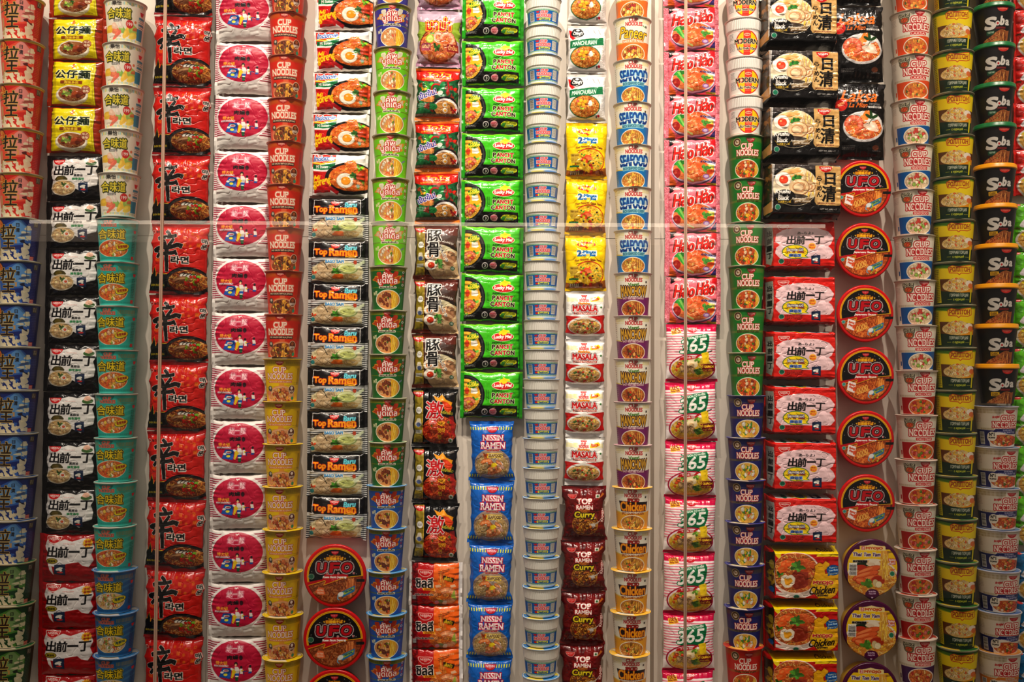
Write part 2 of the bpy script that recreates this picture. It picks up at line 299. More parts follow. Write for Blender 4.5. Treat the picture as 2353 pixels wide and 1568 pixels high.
def d_thai(hue):
    bg = {'purple': (55, 55, 150), 'lime': (120, 205, 25), 'green': (20, 110, 45), 'blue': (20, 95, 180)}[hue]; c = cup_canvas(bg); g = (150, 160, 30)
    c.rect(-50, 1, 50, 9, g); c.ticks(-49, -13, 1, 8, np.array(g)*.45, 17); c.ticks(11, 49, 1, 8, np.array(g)*.45, 17)
    sp = (235, 225, 200) if hue in ('purple', 'lime') else (205, 60, 20)
    for i, (x, y, rx, ry) in enumerate([(-26, 22, 11, 9), (-34, 29, 9, 7), (20, 20, 11, 9), (28, 28, 10, 8), (-18, 38, 14, 6), (16, 37, 14, 6), (0, 14, 10, 5)]):
        c.ell(x, y, rx, ry, (225, 150, 40) if i % 2 else sp, .95, .6*i, 16, .3, i); c.ell(x, y, rx*.7, ry*.7, np.array(sp)*.9, .8, .5*i, 10, .3, i)
    nissin(c, -1, 2, 22, (245, 190, 170), (175, 25, 25))
    lo = [(2.0, (190, 30, 30)), (.9, (245, 230, 220)), (.5, (190, 30, 30))]
    c.text('คัพ', -17, 13, 12, 28, (250, 240, 230), ol=[(1.5, (190, 30, 30))], bold=.8, serif=.4); c.text('นูดเดิล', -30, 26, 26, 43, (250, 240, 230), ol=[(1.5, (190, 30, 30))], bold=.8, serif=.4)
    c.rrect(-28, 45, 25, 50.5, 2, (238, 230, 205)); c.text('รสหมูสับจัดเต็ม', -25, 45.5, 22, 50.5, (40, 40, 30), bold=.3)
    c.rect(-50, 47.5, -30, 49, g); c.rect(27, 47.5, 50, 49, g); c.ticks(-50, -30, 47.5, 49, (60, 80, 20), 8); c.ticks(27, 50, 47.5, 49, (60, 80, 20), 8)
    sp = {'purple': [((235, 185, 140), 10, 4.5), ((225, 100, 60), 7, 3.5), ((240, 220, 190), 6, 4)], 'lime': [((240, 220, 190), 11, 4), ((225, 110, 60), 9, 3.2), ((110, 150, 50), 6, 3), ((180, 90, 60), 6, 3.2), ((240, 200, 70), 5, 3)], 'green': [((130, 60, 30), 12, 5), ((235, 190, 60), 8, 3.5), ((175, 95, 55), 8, 4), ((90, 120, 40), 4, 3)], 'blue': [((120, 60, 45), 12, 5), ((225, 95, 35), 8, 4), ((235, 190, 60), 6, 3.5), ((100, 130, 45), 5, 3.5)]}[hue]
    c.food(0, 77, 36, 22, (215, 150, 90), BGE, 35, sp, rim=(240, 235, 215), rw=2, seed=12)
    c.clip_ell(0, 77, 36, 22); c.poly([(10, 55), (30, 60), (32, 80), (24, 96), (11, 98)], (235, 180, 45)); c.noodles(21, 76, 9, 19, YEL, 45, 1.2, 18, 5, True); c.unclip()
    c.poly([(33, 62), (42, 57), (43, 60), (35, 66)], (130, 140, 160)); c.text('ฟรี', -44, 56, -33, 66, (240, 235, 190), bold=.5)
    for i in range(5): c.ell(42, 11+i*7.5, 3, 3, (200, 60, 70) if i % 2 else (235, 215, 215)); c.ell(42, 11+i*7.5, 1.4, 1.6, bg)
    c.fine(40, 62, 46, 92, np.minimum(255, np.array(bg)+50), 9, 5, .6); return c
def d_small():
    c = cup_canvas((238, 234, 225)); bl = (15, 105, 180); gn = (50, 140, 110)
    c.rect(-50, 41, 50, 90, (225, 228, 205)); c.ticks(-50, 50, 41.5, 46, gn, 52, .5); c.ticks(-50, 50, 85.5, 89.5, gn, 52, .5)
    c.rect(-50, 46.5, 50, 85, bl); c.rect(-50, 46, 50, 46.8, gn)
    barcode(c, -42, 50, -29, 83, False); c.text('CUP', -8, 49, 14, 58, (215, 70, 80), ol=[(1.6, (245, 200, 195))], bold=.5, serif=.8); c.text('NOODLES', -20, 60, 25, 70, (215, 70, 80), ol=[(1.6, (245, 200, 195))], bold=.5, serif=.8)
    c.poly([(-24, 50), (-12, 48), (-12, 54), (-18, 57)], (205, 40, 50))
    c.rrect(-13, 73, 24, 82, 3, (240, 230, 70)); c.text('Seafood', -9, 74, 20, 81, (30, 90, 140), bold=.5); c.ell(-17, 78, 4.5, 4, (190, 40, 40)); c.herb(-18, 78, 4, (200, 50, 30), 5)
    c.rect(30, 49, 43, 81, (228, 226, 215)); c.fine(31, 51, 42, 79, (90, 90, 100), 9, 2, .7); c.rect(-50, 90, 50, 100, (222, 228, 236)); return c
def d_india(kind):
    c = cup_canvas((242, 236, 218)); low, txt = {'paneer': ((235, 125, 45), 0), 'seafood': ((20, 125, 190), 0), 'manchow': ((130, 40, 110), 0), 'chicken': ((240, 175, 50), 0)}[kind]
    g = (225, 205, 110); c.ticks(-46, -22, 4, 13, g, 10); c.ticks(28, 46, 4, 13, g, 8); c.ticks(-46, -24, 15, 16.5, g, 10)
    cupn(c, -20, 2, 27, 20, (185, 40, 45), [(.9, (235, 170, 160))], bold=.35, serif=.6)
    c.poly([(-50, 56), (-20, 61), (20, 61), (50, 56), (50, 100), (-50, 100)], low); c.poly([(-50, 55), (-30, 58.5), (-30, 61), (-50, 58)], g)
    if kind == 'paneer':
        c.text('Paneer', -36, 24, 42, 50, (245, 195, 40), ol=[(1.3, (50, 40, 30))], bold=1.0, shear=.15, rot=.08); c.herb(32, 21, 4, (60, 130, 60), 4)
        c.text('PANEER BUTTER MASALA', -30, 54, 34, 60, W_, ol=[(1.5, low)], bold=.3, arch=1)
        sp = [((235, 175, 70), 14, 4.5), ((150, 70, 30), 10, 4), ((245, 215, 130), 6, 5), ((170, 40, 20), 4, 4)]
    elif kind == 'seafood':
        c.text('SEAFOOD', -36, 25, 44, 50, (22, 50, 125), ol=[(1.1, (45, 150, 215))], bold=.9, serif=.5, vfan=.08); c.line([(-34, 44), (-10, 41), (10, 38), (30, 42), (46, 40)], 1.6, (240, 240, 235))
        c.poly([(-36, 40), (46, 40), (46, 25), (-36, 25)], (50, 150, 215), .25)
        c.text('RICH SEAFOOD CURRY', -28, 54, 36, 60.5, (30, 95, 120), ol=[(1.7, (150, 205, 215))], bold=.4, arch=1)
        sp = [((230, 175, 70), 18, 4), ((245, 215, 120), 10, 3.5), ((160, 100, 40), 8, 3), ((210, 90, 30), 4, 3), ((130, 130, 50), 4, 3)]
    elif kind == 'manchow':
        c.text('Veggi', -12, 23, 18, 33, (80, 130, 50), bold=.8, rot=-.05); c.text('MANCHOW', -34, 32, 40, 53, (225, 175, 60), ol=[(1.9, (60, 20, 25))], bold=.9, vfan=.3)
        c.rrect(-31, 57, 36, 63, 1, (120, 35, 80)); c.text('SPICY VEGETABLE FLAVOUR', -29, 57.5, 34, 62, (240, 220, 210), bold=.25)
        sp = [((170, 75, 30), 12, 4), ((215, 60, 25), 6, 3.5), ((230, 170, 90), 8, 4), ((90, 100, 45), 6, 3.5), ((110, 45, 25), 8, 4)]
    else:
        c.text('SPICED', -12, 23, 21, 31, (185, 40, 30), ol=[(.8, (120, 20, 20))], bold=.5); c.poly([(-37, 30), (44, 32), (42, 56), (-32, 56)], (35, 20, 15))
        c.text('Chicken', -33, 32, 41, 54, (245, 170, 25), ol=[(1.0, (190, 60, 20))], bold=1.2)
        c.text('SPICY CHUNKY CHICKEN', -30, 58, 36, 64, (150, 60, 20), bold=.35)
        sp = [((225, 165, 55), 14, 4.2), ((140, 90, 35), 9, 3.5), ((90, 110, 35), 7, 3), ((205, 70, 30), 5, 3), ((245, 205, 100), 8, 4)]
    c.food(2, 86, 36, 20, (200, 130, 60), NOOD if kind != 'manchow' else BRN, 70, sp, rim=(245, 235, 215), rw=2, seed=len(kind))
    c.clip_ell(2, 86, 36, 20)
    for i in range(6): c.line([(14+i*2.6, 68+i), (13+i*3, 80), (15+i*3, 92)], 1.5, (235, 180, 80) if i % 2 else (150, 90, 40))
    c.unclip(); c.rect(36, 18, 40, 23, (90, 80, 70)); c.fine(-49, 15, -45, 90, (170, 160, 150), 16); return c
def d_modern():
    c = cup_canvas((236, 230, 222)); c.ell(10, 64, 34, 33, (205, 40, 30)); c.clip_ell(10, 64, 31, 30.5); c.rect(-30, 20, 50, 100, (245, 205, 10)); c.rect(0, 20, 22, 100, (220, 55, 35)); c.unclip()
    c.ell(11, 43, 11, 5, (225, 60, 40)); c.ell(11, 43, 9.6, 4, (240, 200, 170)); c.text('COLUSA', 4, 41.6, 18, 44.6, (200, 30, 30), bold=.25)
    c.text('MODERN', -27, 54, 43, 66, K_, ol=[(1.4, (245, 225, 190))], bold=.9); c.ring(-11, 60, 5, 6, 2, (205, 60, 50), (245, 225, 190))
    c.rect(2, 68, 20, 73, (225, 70, 45)); c.text('HƯƠNG VỊ', 3, 69, 19, 72.5, (250, 200, 160), bold=.2); c.text('LẨU THÁI TÔM', -20, 74, 38, 82, (50, 30, 25), ol=[(1.0, (245, 235, 215))], bold=.5); c.fine(0, 86, 22, 89, (250, 180, 140), 1)
    c.rect(-50, 33, 50, 34, (225, 160, 150)); c.rect(-50, 96, 50, 97, (225, 140, 140)); c.fine(-42, 38, -30, 55, (120, 120, 120), 5); c.fine(-44, 62, -28, 84, (110, 110, 115), 8); c.fine(-14, 35, -2, 38, (100, 100, 100), 1); return c
def d_viet(hue):
    bg, st = {'green': ((25, 130, 45), 'SƯỜN CHANH THÁI LAN'), 'purple': ((35, 40, 115), 'HẢI SẢN NHẬT BẢN'), 'red': ((200, 40, 25), 'THÁI TOM YUM')}[hue]; c = cup_canvas(bg); g = (160, 140, 60)
    c.ticks(-48, -30, 5, 13, g, 8, .45, .8); c.ticks(26, 48, 5, 13, g, 10, .45, .8); c.rect(-50, 14, 50, 15, g, .6)
    c.ell(-24, 15, 11, 10.5, (190, 175, 120)); c.ell(-24, 15, 9.5, 9, (90, 60, 35)); c.ell(-24, 15, 6, 5.6, (215, 200, 180)); c.herb(-24, 15, 5, (150, 120, 80), 6)
    nissin(c, 14, 6, 24, (240, 190, 180), (165, 25, 30))
    cupn(c, -26, 19, 38, 47, (250, 240, 225), [(1.9, (200, 35, 35))], mid=(200, 35, 35), bold=.65)
    c.poly([(-50, 50), (-30, 49), (40, 49), (50, 47), (50, 53), (-50, 55)], g, .55); c.text(st, -28, 49, 36, 54, (60, 35, 15), bold=.35)
    sp = {'green': [((225, 90, 30), 9, 5), ((240, 180, 50), 8, 5), ((150, 60, 30), 8, 4), ((80, 110, 40), 6, 3.5), ((235, 200, 160), 5, 4)], 'purple': [((240, 205, 60), 8, 5), ((235, 225, 205), 8, 5), ((80, 150, 60), 8, 4), ((230, 110, 50), 6, 4)], 'red': [((230, 130, 40), 9, 5), ((240, 200, 80), 8, 4), ((100, 120, 40), 6, 3)]}[hue]
    c.food(4, 80, 36, 22, (205, 95, 40) if hue != 'purple' else (225, 175, 80), YEL, 30, sp, rim=(245, 235, 215), rw=2, seed=21)
    c.clip_ell(4, 80, 36, 22); c.poly([(30, 58), (42, 60), (42, 98), (28, 100)], (235, 170, 50)); c.noodles(35, 78, 6, 20, YEL, 24, 1.2, 16, 3, True); c.unclip()
    c.fine(-48, 40, -43, 90, np.array(bg)*.5+60, 12, 3, .7); return c
def d_lots(kind):
    low, txt = {'laksa': ((225, 85, 35), 'LAKSA'), 'seafood': ((10, 95, 160), 'SEAFOOD'), 'chilli': ((175, 15, 20), 'CHILLI CRAB'), 'tomyam': ((75, 20, 90), 'TOM YAM SEAFOOD')}[kind]
    c = cup_canvas((232, 222, 205)); g = (170, 150, 110)
    c.ticks(-49, -28, 3, 11, g, 12, .45, .6); c.ticks(-4, 8, 3, 11, g, 5, .45, .6); c.ticks(34, 49, 3, 11, g, 8, .45, .6)
    c.ell(-17, 18, 13, 11, (120, 110, 85)); c.food(-17, 20, 9, 6, (190, 90, 50), ORN, 10, [((220, 80, 40), 5, 3)], seed=2)
    c.rrect(-31, 5, -3, 15, 1.5, (45, 42, 35)); c.text('LOTS OF', -29, 5.5, -5, 10.5, (215, 205, 175), bold=.5); c.text('ingredients!', -29, 11, -5, 15, (215, 205, 175), bold=.35)
    nissin(c, 22, 1.5, 24, (240, 190, 180), (185, 30, 35))
    c.text('CUP', 0, 14, 38, 28, (250, 238, 222), ol=[(2.2, (195, 35, 40))], bold=.7, serif=1.1); c.text('NOODLES', -19, 30, 47.5, 45, (250, 238, 222), ol=[(2.2, (195, 35, 40))], bold=.7, serif=1.1)
    for x in (1.5, 11.5): c.ell(x, 38.5, 3, 4.2, (195, 35, 40))
    c.rrect(-2, 49, 41, 56, 2, (205, 50, 50)); c.text(txt, 1, 50, 38, 55, (250, 225, 210), bold=.45); c.ticks(-45, -2, 54, 59, g, 17, .45, .8)
    c.poly([(-40, 60), (0, 60), (50, 57), (50, 98), (-39, 98)], low)
    sp = {'laksa': [((235, 150, 60), 14, 4.5), ((220, 80, 40), 9, 4), ((240, 190, 90), 9, 3.5), ((90, 100, 50), 3, 3)], 'seafood': [((225, 80, 65), 8, 6), ((235, 205, 170), 12, 5), ((150, 180, 80), 8, 4), ((245, 225, 190), 8, 4)], 'chilli': [((205, 60, 40), 12, 5), ((225, 160, 50), 9, 4), ((110, 130, 40), 7, 3.5), ((225, 120, 110), 6, 4)], 'tomyam': [((225, 120, 60), 12, 5), ((240, 190, 120), 9, 4), ((200, 60, 50), 6, 4)]}[kind]
    c.food(13, 82, 33, 19, (215, 120, 55) if kind != 'seafood' else (225, 200, 165), ORN if kind != 'seafood' else BGE, 40, sp, rim=(245, 232, 215), rw=2.4, seed=31)
    c.rect(-50, 98, 50, 100, (225, 215, 200)); c.fine(-48, 14, -38, 30, (190, 180, 165), 5); c.rect(-44, 80, -41, 90, low); return c
def d_rollton():
    c = cup_canvas((15, 70, 30)); c.poly([(-50, 8), (-10, 14), (50, 5), (50, 44), (-50, 44)], (238, 210, 20)); c.poly([(-50, 4), (0, 8), (50, 2), (50, 8), (0, 15), (-50, 12)], (110, 150, 30), .7)
    c.poly([(-50, 38), (-10, 40), (50, 44), (50, 74), (-50, 74)], (110, 65, 20)); c.poly([(-10, 60), (50, 58), (50, 80), (-10, 76)], (230, 155, 20))
    c.poly([(-14, 12), (-6, 8), (12, 11), (40, 6), (42, 22), (34, 26), (16, 25), (12, 29), (8, 25), (-12, 24)], (195, 50, 30), grow=1.6); c.poly([(-14, 12), (-6, 8), (12, 11), (40, 6), (42, 22), (34, 26), (16, 25), (12, 29), (8, 25), (-12, 24)], (240, 205, 30))
    c.text('РОЛЛТОН', -11, 11, 38, 22, (165, 55, 25), bold=.8, serif=.7)
    c.food(6, 57, 38, 15, (225, 190, 115), BGE+[(235, 205, 130)], 140, [((225, 110, 50), 4, 2), ((150, 160, 70), 4, 1.6)], w=1.5, seed=41); c.food(8, 47, 26, 10, (230, 200, 130), BGE+YEL[:2], 70, [((225, 110, 50), 5, 2.5)], w=1.5, seed=42)
    c.ell(38, 50, 9, 7, (240, 225, 205)); c.ell(42, 56, 6, 6, (225, 120, 60))
    c.poly([(-50, 66), (-10, 71), (20, 73), (50, 71), (50, 100), (-50, 100)], (15, 50, 30)); c.text('ГОРЯЧАЯ ПОРЦИЯ', -13, 75, 38, 84, (215, 210, 190), bold=.4); c.text('с курицей', -4, 86, 28, 93, (205, 200, 60), bold=.4)
    c.line([(-20, 89), (-8, 89)], .8, (200, 190, 60)); c.line([(31, 90), (42, 90)], .8, (200, 190, 60))
    c.rect(-50, 12, -37, 96, (215, 200, 40)); c.fine(-48, 16, -39, 94, (90, 80, 20), 18, 3, .6); c.rect(-50, 0, 50, 2, (190, 180, 140)); c.rect(43, 64, 47, 96, (225, 205, 40)); return c
def d_soba(hue):
    c = cup_canvas((22, 19, 20)); tag = {'green': (15, 80, 50), 'yellow': (240, 190, 30)}[hue]
    nissin(c, 24, 3, 26, (240, 150, 130), (205, 45, 35))
    c.text('S', -19, 30, 8, 62, (222, 215, 205), bold=4.2, shear=.12); c.text('o', 9, 42, 17, 52, (222, 215, 205), bold=3.2); c.text('b', 21, 28, 30, 52, (222, 215, 205), bold=2.6, shear=.1); c.text('a', 33, 38, 41, 52, (222, 215, 205), bold=2.2)
    c.ell(13.3, 47.5, 2.6, 3, (190, 40, 40)); c.poly([(-24, 57), (-8, 60), (-6, 64), (-20, 63)], (222, 215, 205)); c.rect(8, 57, 34, 63, (110, 20, 22)); c.text('WOK STYLE', 10, 58.5, 32, 61.5, (150, 50, 45), bold=.2); c.rect(30, 35, 44, 37, (90, 85, 85), .6)
    c.rrect(-18, 67, 6, 79, 1.5, tag); c.text('TERIYAKI' if hue == 'green' else 'CLASSIC', -15, 69, 3, 74, (200, 205, 190) if hue == 'green' else (120, 85, 10), bold=.35)
    if hue == 'yellow': c.text('CLASSIQUE', -15, 75, 3, 78.5, (120, 85, 10), bold=.25)
    c.clip_poly([(-34, 100), (-24, 90), (-5, 82), (8, 72), (18, 66), (26, 64), (38, 68), (43, 66), (42, 100)]); c.rect(-50, 60, 50, 100, (165, 95, 45)); c.noodles(0, 90, 34, 12, [(200, 125, 65), (150, 80, 35), (215, 150, 85), (120, 60, 25)], 90, 1.5, 16, 7)
    c.noodles(28, 82, 12, 20, [(200, 130, 70), (150, 85, 40), (220, 160, 95), (110, 55, 25)], 46, 1.6, 24, 8, True); c.bits(-6, 90, 20, 6, [((175, 180, 90), 3, 2), ((200, 90, 40), 4, 2)], 3); c.unclip()
    c.ticks(-46, -42, 30, 95, (70, 66, 68), 1, 1, .7); return c
def d_garnalen(kind):
    c = cup_canvas((230, 218, 200)); g = (165, 140, 90); low = (25, 30, 100) if kind == 'blue' else (215, 130, 45)
    c.ticks(-44, 20, 4, 15, g, 22, .5, .85); c.rect(-44, 9, 20, 10, (230, 218, 200)); nissin(c, 33, 6, 20, (235, 190, 180), (180, 30, 35))
    c.text('the original', -8, 20, 9, 28, (200, 50, 50), bold=.25, shear=.3, rot=-.1)
    c.text('CUP', 13, 20, 44, 34, (250, 238, 222), ol=[(2.0, (195, 35, 40))], bold=.7, serif=1.0); c.text('NOODLES', -7, 36, 49.4, 50, (250, 238, 222), ol=[(2.0, (195, 35, 40))], bold=.7, serif=1.0)
    for x in (10, 21): c.ell(x, 44, 3, 4, (195, 35, 40))
    c.ticks(-38, -4, 52, 57, g, 14, .5, .85); c.poly([(-50, 57), (-5, 58), (0, 54), (50, 53), (50, 67), (-2, 67), (-20, 72), (-16, 100), (-50, 100)], low)
    c.text('SHRIMPS', 18, 55.5, 40, 59, (200, 195, 205), bold=.25); c.text('GARNALEN CREVETTES', 4, 60.5, 46, 65, (205, 200, 215), bold=.3)
    c.ell(18, 84, 42, 20, (240, 230, 215), 1, .25); c.food(20, 83, 36, 15, (205, 110, 55), ORN, 40, [((215, 90, 50), 14, 5), ((235, 170, 90), 9, 4), ((235, 200, 170), 6, 4), ((110, 120, 50), 3, 3)], seed=51)
    c.ell(-10, 73, 12.5, 12, (235, 225, 205)); c.text('N°1', -17, 64, -4, 72, K_, bold=.6); c.text('IN JAPAN', -19, 75, -2, 79, K_, bold=.4); barcode(c, -42, 62, -30, 94, False)
    c.rect(-50, 98, 50, 100, (225, 215, 205)); c.fine(-47, 18, -36, 40, (170, 150, 130), 6, 3, .5); return c
# ---------------------------------------------------------------- packet designs, in their own pixels (about 1 mm each)
def pk(W, H, col): return Canvas(0, W, 0, H, int(W*1.75), int(H*1.75), col)
def crimp(c, W, y0, y1, col, n=60): c.ticks(0, W, y0, y1, col, n, .5, .5)
def d_doll():
    W, H = 135, 108; c = pk(W, H, (150, 45, 8)); c.rect(0, 0, W, H, (165, 50, 10))
    c.poly([(13, 3), (112, 3), (115, 20), (112, 50), (116, 104), (12, 104), (14, 50), (11, 20)], (90, 70, 10)); c.poly([(14, 3), (111, 3), (114, 20), (111, 50), (115, 104), (13, 104), (15, 50), (12, 20)], (232, 218, 15))
    c.line([(16, 4), (15, 50), (16, 103)], .6, (150, 130, 10)); c.line([(109, 4), (108, 50), (111, 103)], .6, (150, 130, 10))
    star(c, 63, 15, 6, (205, 55, 25)); c.ell(63, 9, 2, 2, (205, 55, 25)); c.rect(60, 14, 66, 15.5, (240, 220, 60))
    c.text('公仔麵', 22, 24, 103, 44, (25, 45, 25), ol=[(1.6, (245, 240, 190))], bold=1.1)
    c.rrect(36, 50, 87, 58, 1.5, (150, 75, 10)); c.text('原味多菜', 45, 51, 78, 57, (240, 215, 60), bold=.35); c.fine(45, 60, 78, 62, (190, 160, 40), 1)
    c.ell(63, 84, 38, 23, (215, 205, 175)); c.ell(63, 82, 36, 20, (240, 235, 215))
    c.food(63, 81, 32, 17, (165, 105, 60), BRN+BGE[:2], 110, [((150, 60, 25), 5, 6)], w=1.1, L=9, seed=5); c.herb(50, 79, 11, (150, 175, 80), 9, 2); c.herb(60, 74, 6, (60, 120, 45), 6, 3); c.ell(74, 82, 13, 7, (150, 65, 30), 1, -.4, wob=.1); c.ell(70, 79, 8, 4, (195, 95, 50), .8, -.4); c.ell(78, 86, 6, 4, (110, 45, 22))
    c.ell(95, 70, 10, 10, (150, 40, 20)); c.ell(95, 70, 8.6, 8.6, (225, 190, 140)); c.ell(95, 70, 7.6, 7.6, (140, 35, 25)); c.text('港式', 89, 63.5, 101, 69, (245, 225, 190), bold=.3); c.text('靚麵', 89, 70.5, 101, 76, (245, 225, 190), bold=.3)
    c.fine(70, 99, 105, 102, (120, 110, 30), 1); return c
CAL = '出前一丁'
def demae_text(c, x0, y0, x1, y1, col=(20, 18, 20)):
    w = (x1-x0)/4.15
    for i, (ch, a, b) in enumerate(zip(CAL, (0, 0, .36, .05), (1, 1, .5, .98))):
        x = x0+i*w*1.04; c.text(ch, x, y0+(y1-y0)*a, x+w*.97, y0+(y1-y0)*b, col, bold=1.1, serif=.4, shear=.08)
def box_(c, x0, y0, x1, y1):
    "the steel delivery box with a wave on it"
    c.poly([(x0, y0+2), (x1, y0), (x1, y1), (x0, y1-2)], (30, 45, 80), grow=.9); w = x1-x0; h = y1-y0
    c.rect(x0+w*.12, y0+h*.12, x1-w*.1, y1-h*.1, (35, 60, 90)); c.ell(x0+w*.45, y0+h*.42, w*.36, h*.14, W_, 1, -.3); c.ell(x0+w*.6, y0+h*.56, w*.14, h*.12, W_); c.ell(x0+w*.52, y0+h*.76, w*.3, h*.09, (215, 60, 60)); c.line([(x0+w*.2, y0), (x0+w*.5, y0-h*.2), (x0+w*.8, y0)], 1, (40, 50, 80))
def d_demae_black():
    W, H = 138, 112; c = pk(W, H, (22, 19, 20))
    c.poly([(16, 12), (30, 17), (46, 14), (62, 9), (84, 13), (108, 8), (120, 13), (123, 28), (117, 40), (122, 60), (119, 76), (100, 82), (92, 96), (70, 84), (60, 93), (40, 99), (22, 96), (14, 84), (18, 62), (12, 44), (17, 30)], (240, 236, 232))
    nissin(c, 33, 12, 29, W_, (215, 30, 35)); c.fine(55, 20, 80, 22, (225, 130, 120), 1)
    c.ell(107, 21, 12, 6, (65, 105, 45)); c.ell(106, 15, 8, 6, (238, 190, 165), 1, 0, 24, .06)
    demae_text(c, 22, 27, 120, 51)
    c.text('黑蒜油', 69, 49.5, 89, 55.5, (30, 30, 30), bold=.3); c.text('豬骨湯味', 65, 58, 92, 64, (60, 150, 90), bold=.35); c.fine(71, 66, 87, 69, (110, 110, 110), 2)
    c.ell(39, 60, 15, 7, (75, 68, 25), 1, 0, 24, .06); c.ell(37, 60, 8, 5, (120, 100, 35), .8); c.ell(34, 67, 5, 3, (170, 90, 20))
    c.food(43, 82, 27, 17, (215, 180, 125), BGE+NOOD[:2], 90, [((235, 200, 150), 7, 6)], rim=(228, 215, 190), rw=2.5, w=1, L=9, seed=8); c.herb(45, 74, 7, (75, 105, 50), 8); c.egg(53, 80, 6, 5.5, (225, 95, 60)); c.fine(14, 88, 24, 98, (210, 205, 200), 4)
    box_(c, 80, 70, 99, 93); return c
def d_demae_red():
    W, H = 140, 110; c = pk(W, H, (185, 18, 25))
    c.poly([(22, 8), (40, 18), (60, 10), (80, 14), (104, 7), (122, 12), (128, 30), (122, 44), (128, 58), (118, 74), (104, 70), (96, 62), (70, 66), (50, 76), (34, 72), (20, 58), (24, 40), (16, 26)], (238, 232, 228))
    c.poly([(20, 60), (34, 74), (50, 78), (70, 68), (96, 64), (104, 72), (118, 76), (124, 64), (126, 96), (20, 96)], (170, 15, 22)); c.poly([(22, 58), (30, 82), (40, 94), (34, 70)], (238, 232, 228))
    c.poly([(18, 5), (56, 5), (52, 14), (38, 22), (26, 18)], (205, 25, 30)); nissin(c, 37, 4, 32, W_, (205, 25, 30), W_); c.fine(60, 19, 86, 21.5, (225, 110, 100), 1)
    star(c, 114, 18, 12, (250, 180, 20), 14, .72); c.ell(114, 18, 7.5, 7.5, (250, 215, 30)); c.text('香辣', 108, 12, 120, 18, (195, 60, 20), bold=.4); c.text('新味', 108, 19, 120, 25, (195, 60, 20), bold=.4)
    demae_text(c, 24, 27, 124, 51); c.ell(35, 60, 14, 7, (120, 100, 25)); c.ell(35, 60, 12, 5.5, (215, 195, 60), .8); c.text('麻油味', 26, 57, 44, 63, (70, 60, 10), bold=.4)
    box_(c, 42, 68, 66, 92); return c
def d_shin():
    W, H = 134, 154; c = pk(W, H, (205, 32, 22)); c.rect(0, 0, W, 11, (170, 15, 18)); c.rect(0, 148, W, H, (150, 15, 20))
    c.poly([(0, 112), (4, 112), (12, 96), (16, 118), (20, 108), (23, 112), (60, 112), (W, 125), (W, 149), (0, 149)], (20, 16, 18)); c.line([(0, 112), (4, 112), (12, 96), (16, 118), (20, 108), (23, 112), (44, 112)], 1.4, (235, 195, 40))
    gold = (225, 120, 20)
    for i, (x, y, z, t) in enumerate([(70, 16, 6, '辛'), (84, 13, 7, '麵'), (97, 20, 6, '味'), (110, 26, 8, '香'), (66, 30, 5, '火'), (79, 28, 8, '辣'), (92, 32, 7, '辛'), (112, 44, 8, '麵'), (66, 46, 6, '辣'), (80, 44, 8, '粉'), (94, 48, 7, '辛'), (84, 60, 5, '火'), (118, 18, 5, '口')]): c.text(t, x, y, x+z, y+z*1.1, gold, bold=.2)
    for x, y in ((107, 25), (67, 58), (88, 18)): c.ring(x, y, 4, 4, .8, gold, (205, 40, 22))
    S = [([(38, 19), (44, 24), (47, 31)], 4, 6), ([(20, 36), (28, 32), (44, 32), (62, 28)], 6, 4.5), ([(32, 39), (36, 45), (37, 51)], 4, 5), ([(56, 36), (51, 43), (46, 50)], 4, 5), ([(9, 62), (14, 58), (30, 55), (50, 54), (68, 48), (78, 52)], 5, 7.5), ([(18, 76), (22, 70), (38, 68), (52, 67), (64, 64)], 5, 6), ([(60, 62), (66, 70)], 5, 3), ([(40, 52), (41, 70), (42, 88), (43, 106)], 9, 5), ([(10, 62), (20, 64)], 4, 3)]
    c.brush(S, (235, 225, 215), 1.5); c.brush(S, (22, 18, 18), .6)
    for x0, y0, x1, y1 in ((24, 36, 50, 33), (20, 58, 60, 53)): c.line([(x0, y0), ((x0+x1)/2, (y0+y1)/2-1), (x1, y1)], .8, (75, 66, 62), .7)
    c.text('라면', 53, 74, 95, 89, (22, 18, 18), ol=[(1.5, (235, 225, 215))], bold=1.3); c.text('매운', 12, 79, 23, 85, gold, bold=.4)
    c.text('매', 122, 34, 132, 44, (25, 20, 20), ol=[(1, W_)], bold=.7); c.text('운', 122, 46, 132, 56, (25, 20, 20), ol=[(1, W_)], bold=.7)
    c.ell(92, 127, 53, 31, (18, 16, 18)); c.ell(92, 127, 50, 28, (50, 45, 45)); c.food(93, 127, 46, 24, (150, 75, 35), NOOD+ORN[:1], 170, w=1.7, L=12, seed=14)
    c.clip_ell(93, 127, 46, 24)
    for i in range(4): c.ell(82+i*8, 113+i*.8, 9, 4.4, (60, 50, 45), 1, -.2); c.ell(82+i*8, 114+i*.8, 7.6, 3.6, (225, 218, 205), 1, -.2)
    c.ell(78, 122, 20, 5, (160, 110, 75), 1, -.12, wob=.1); c.ell(80, 127, 18, 5, (130, 80, 50), 1, -.1, wob=.1); c.ell(80, 121, 15, 2, (205, 160, 115), 1, -.12)
    c.ring(94, 132, 5, 4.5, 1.7, (200, 35, 20), (150, 75, 35)); c.herb(112, 118, 10, (110, 165, 55), 9); c.herb(108, 132, 9, (150, 185, 40), 6, 4)
    c.bits(104, 128, 20, 14, [((210, 40, 20), 12, 3.4), ((150, 180, 50), 4, 3)], 9); c.unclip()
    c.text('SHIN RAMYUN', 4, 134, 36, 138.5, (225, 200, 50), bold=.4); c.ring(6, 20, 4, 4, 1, W_, (200, 30, 25)); c.text('농심', 12, 17, 24, 23, (60, 15, 15), bold=.3); return c
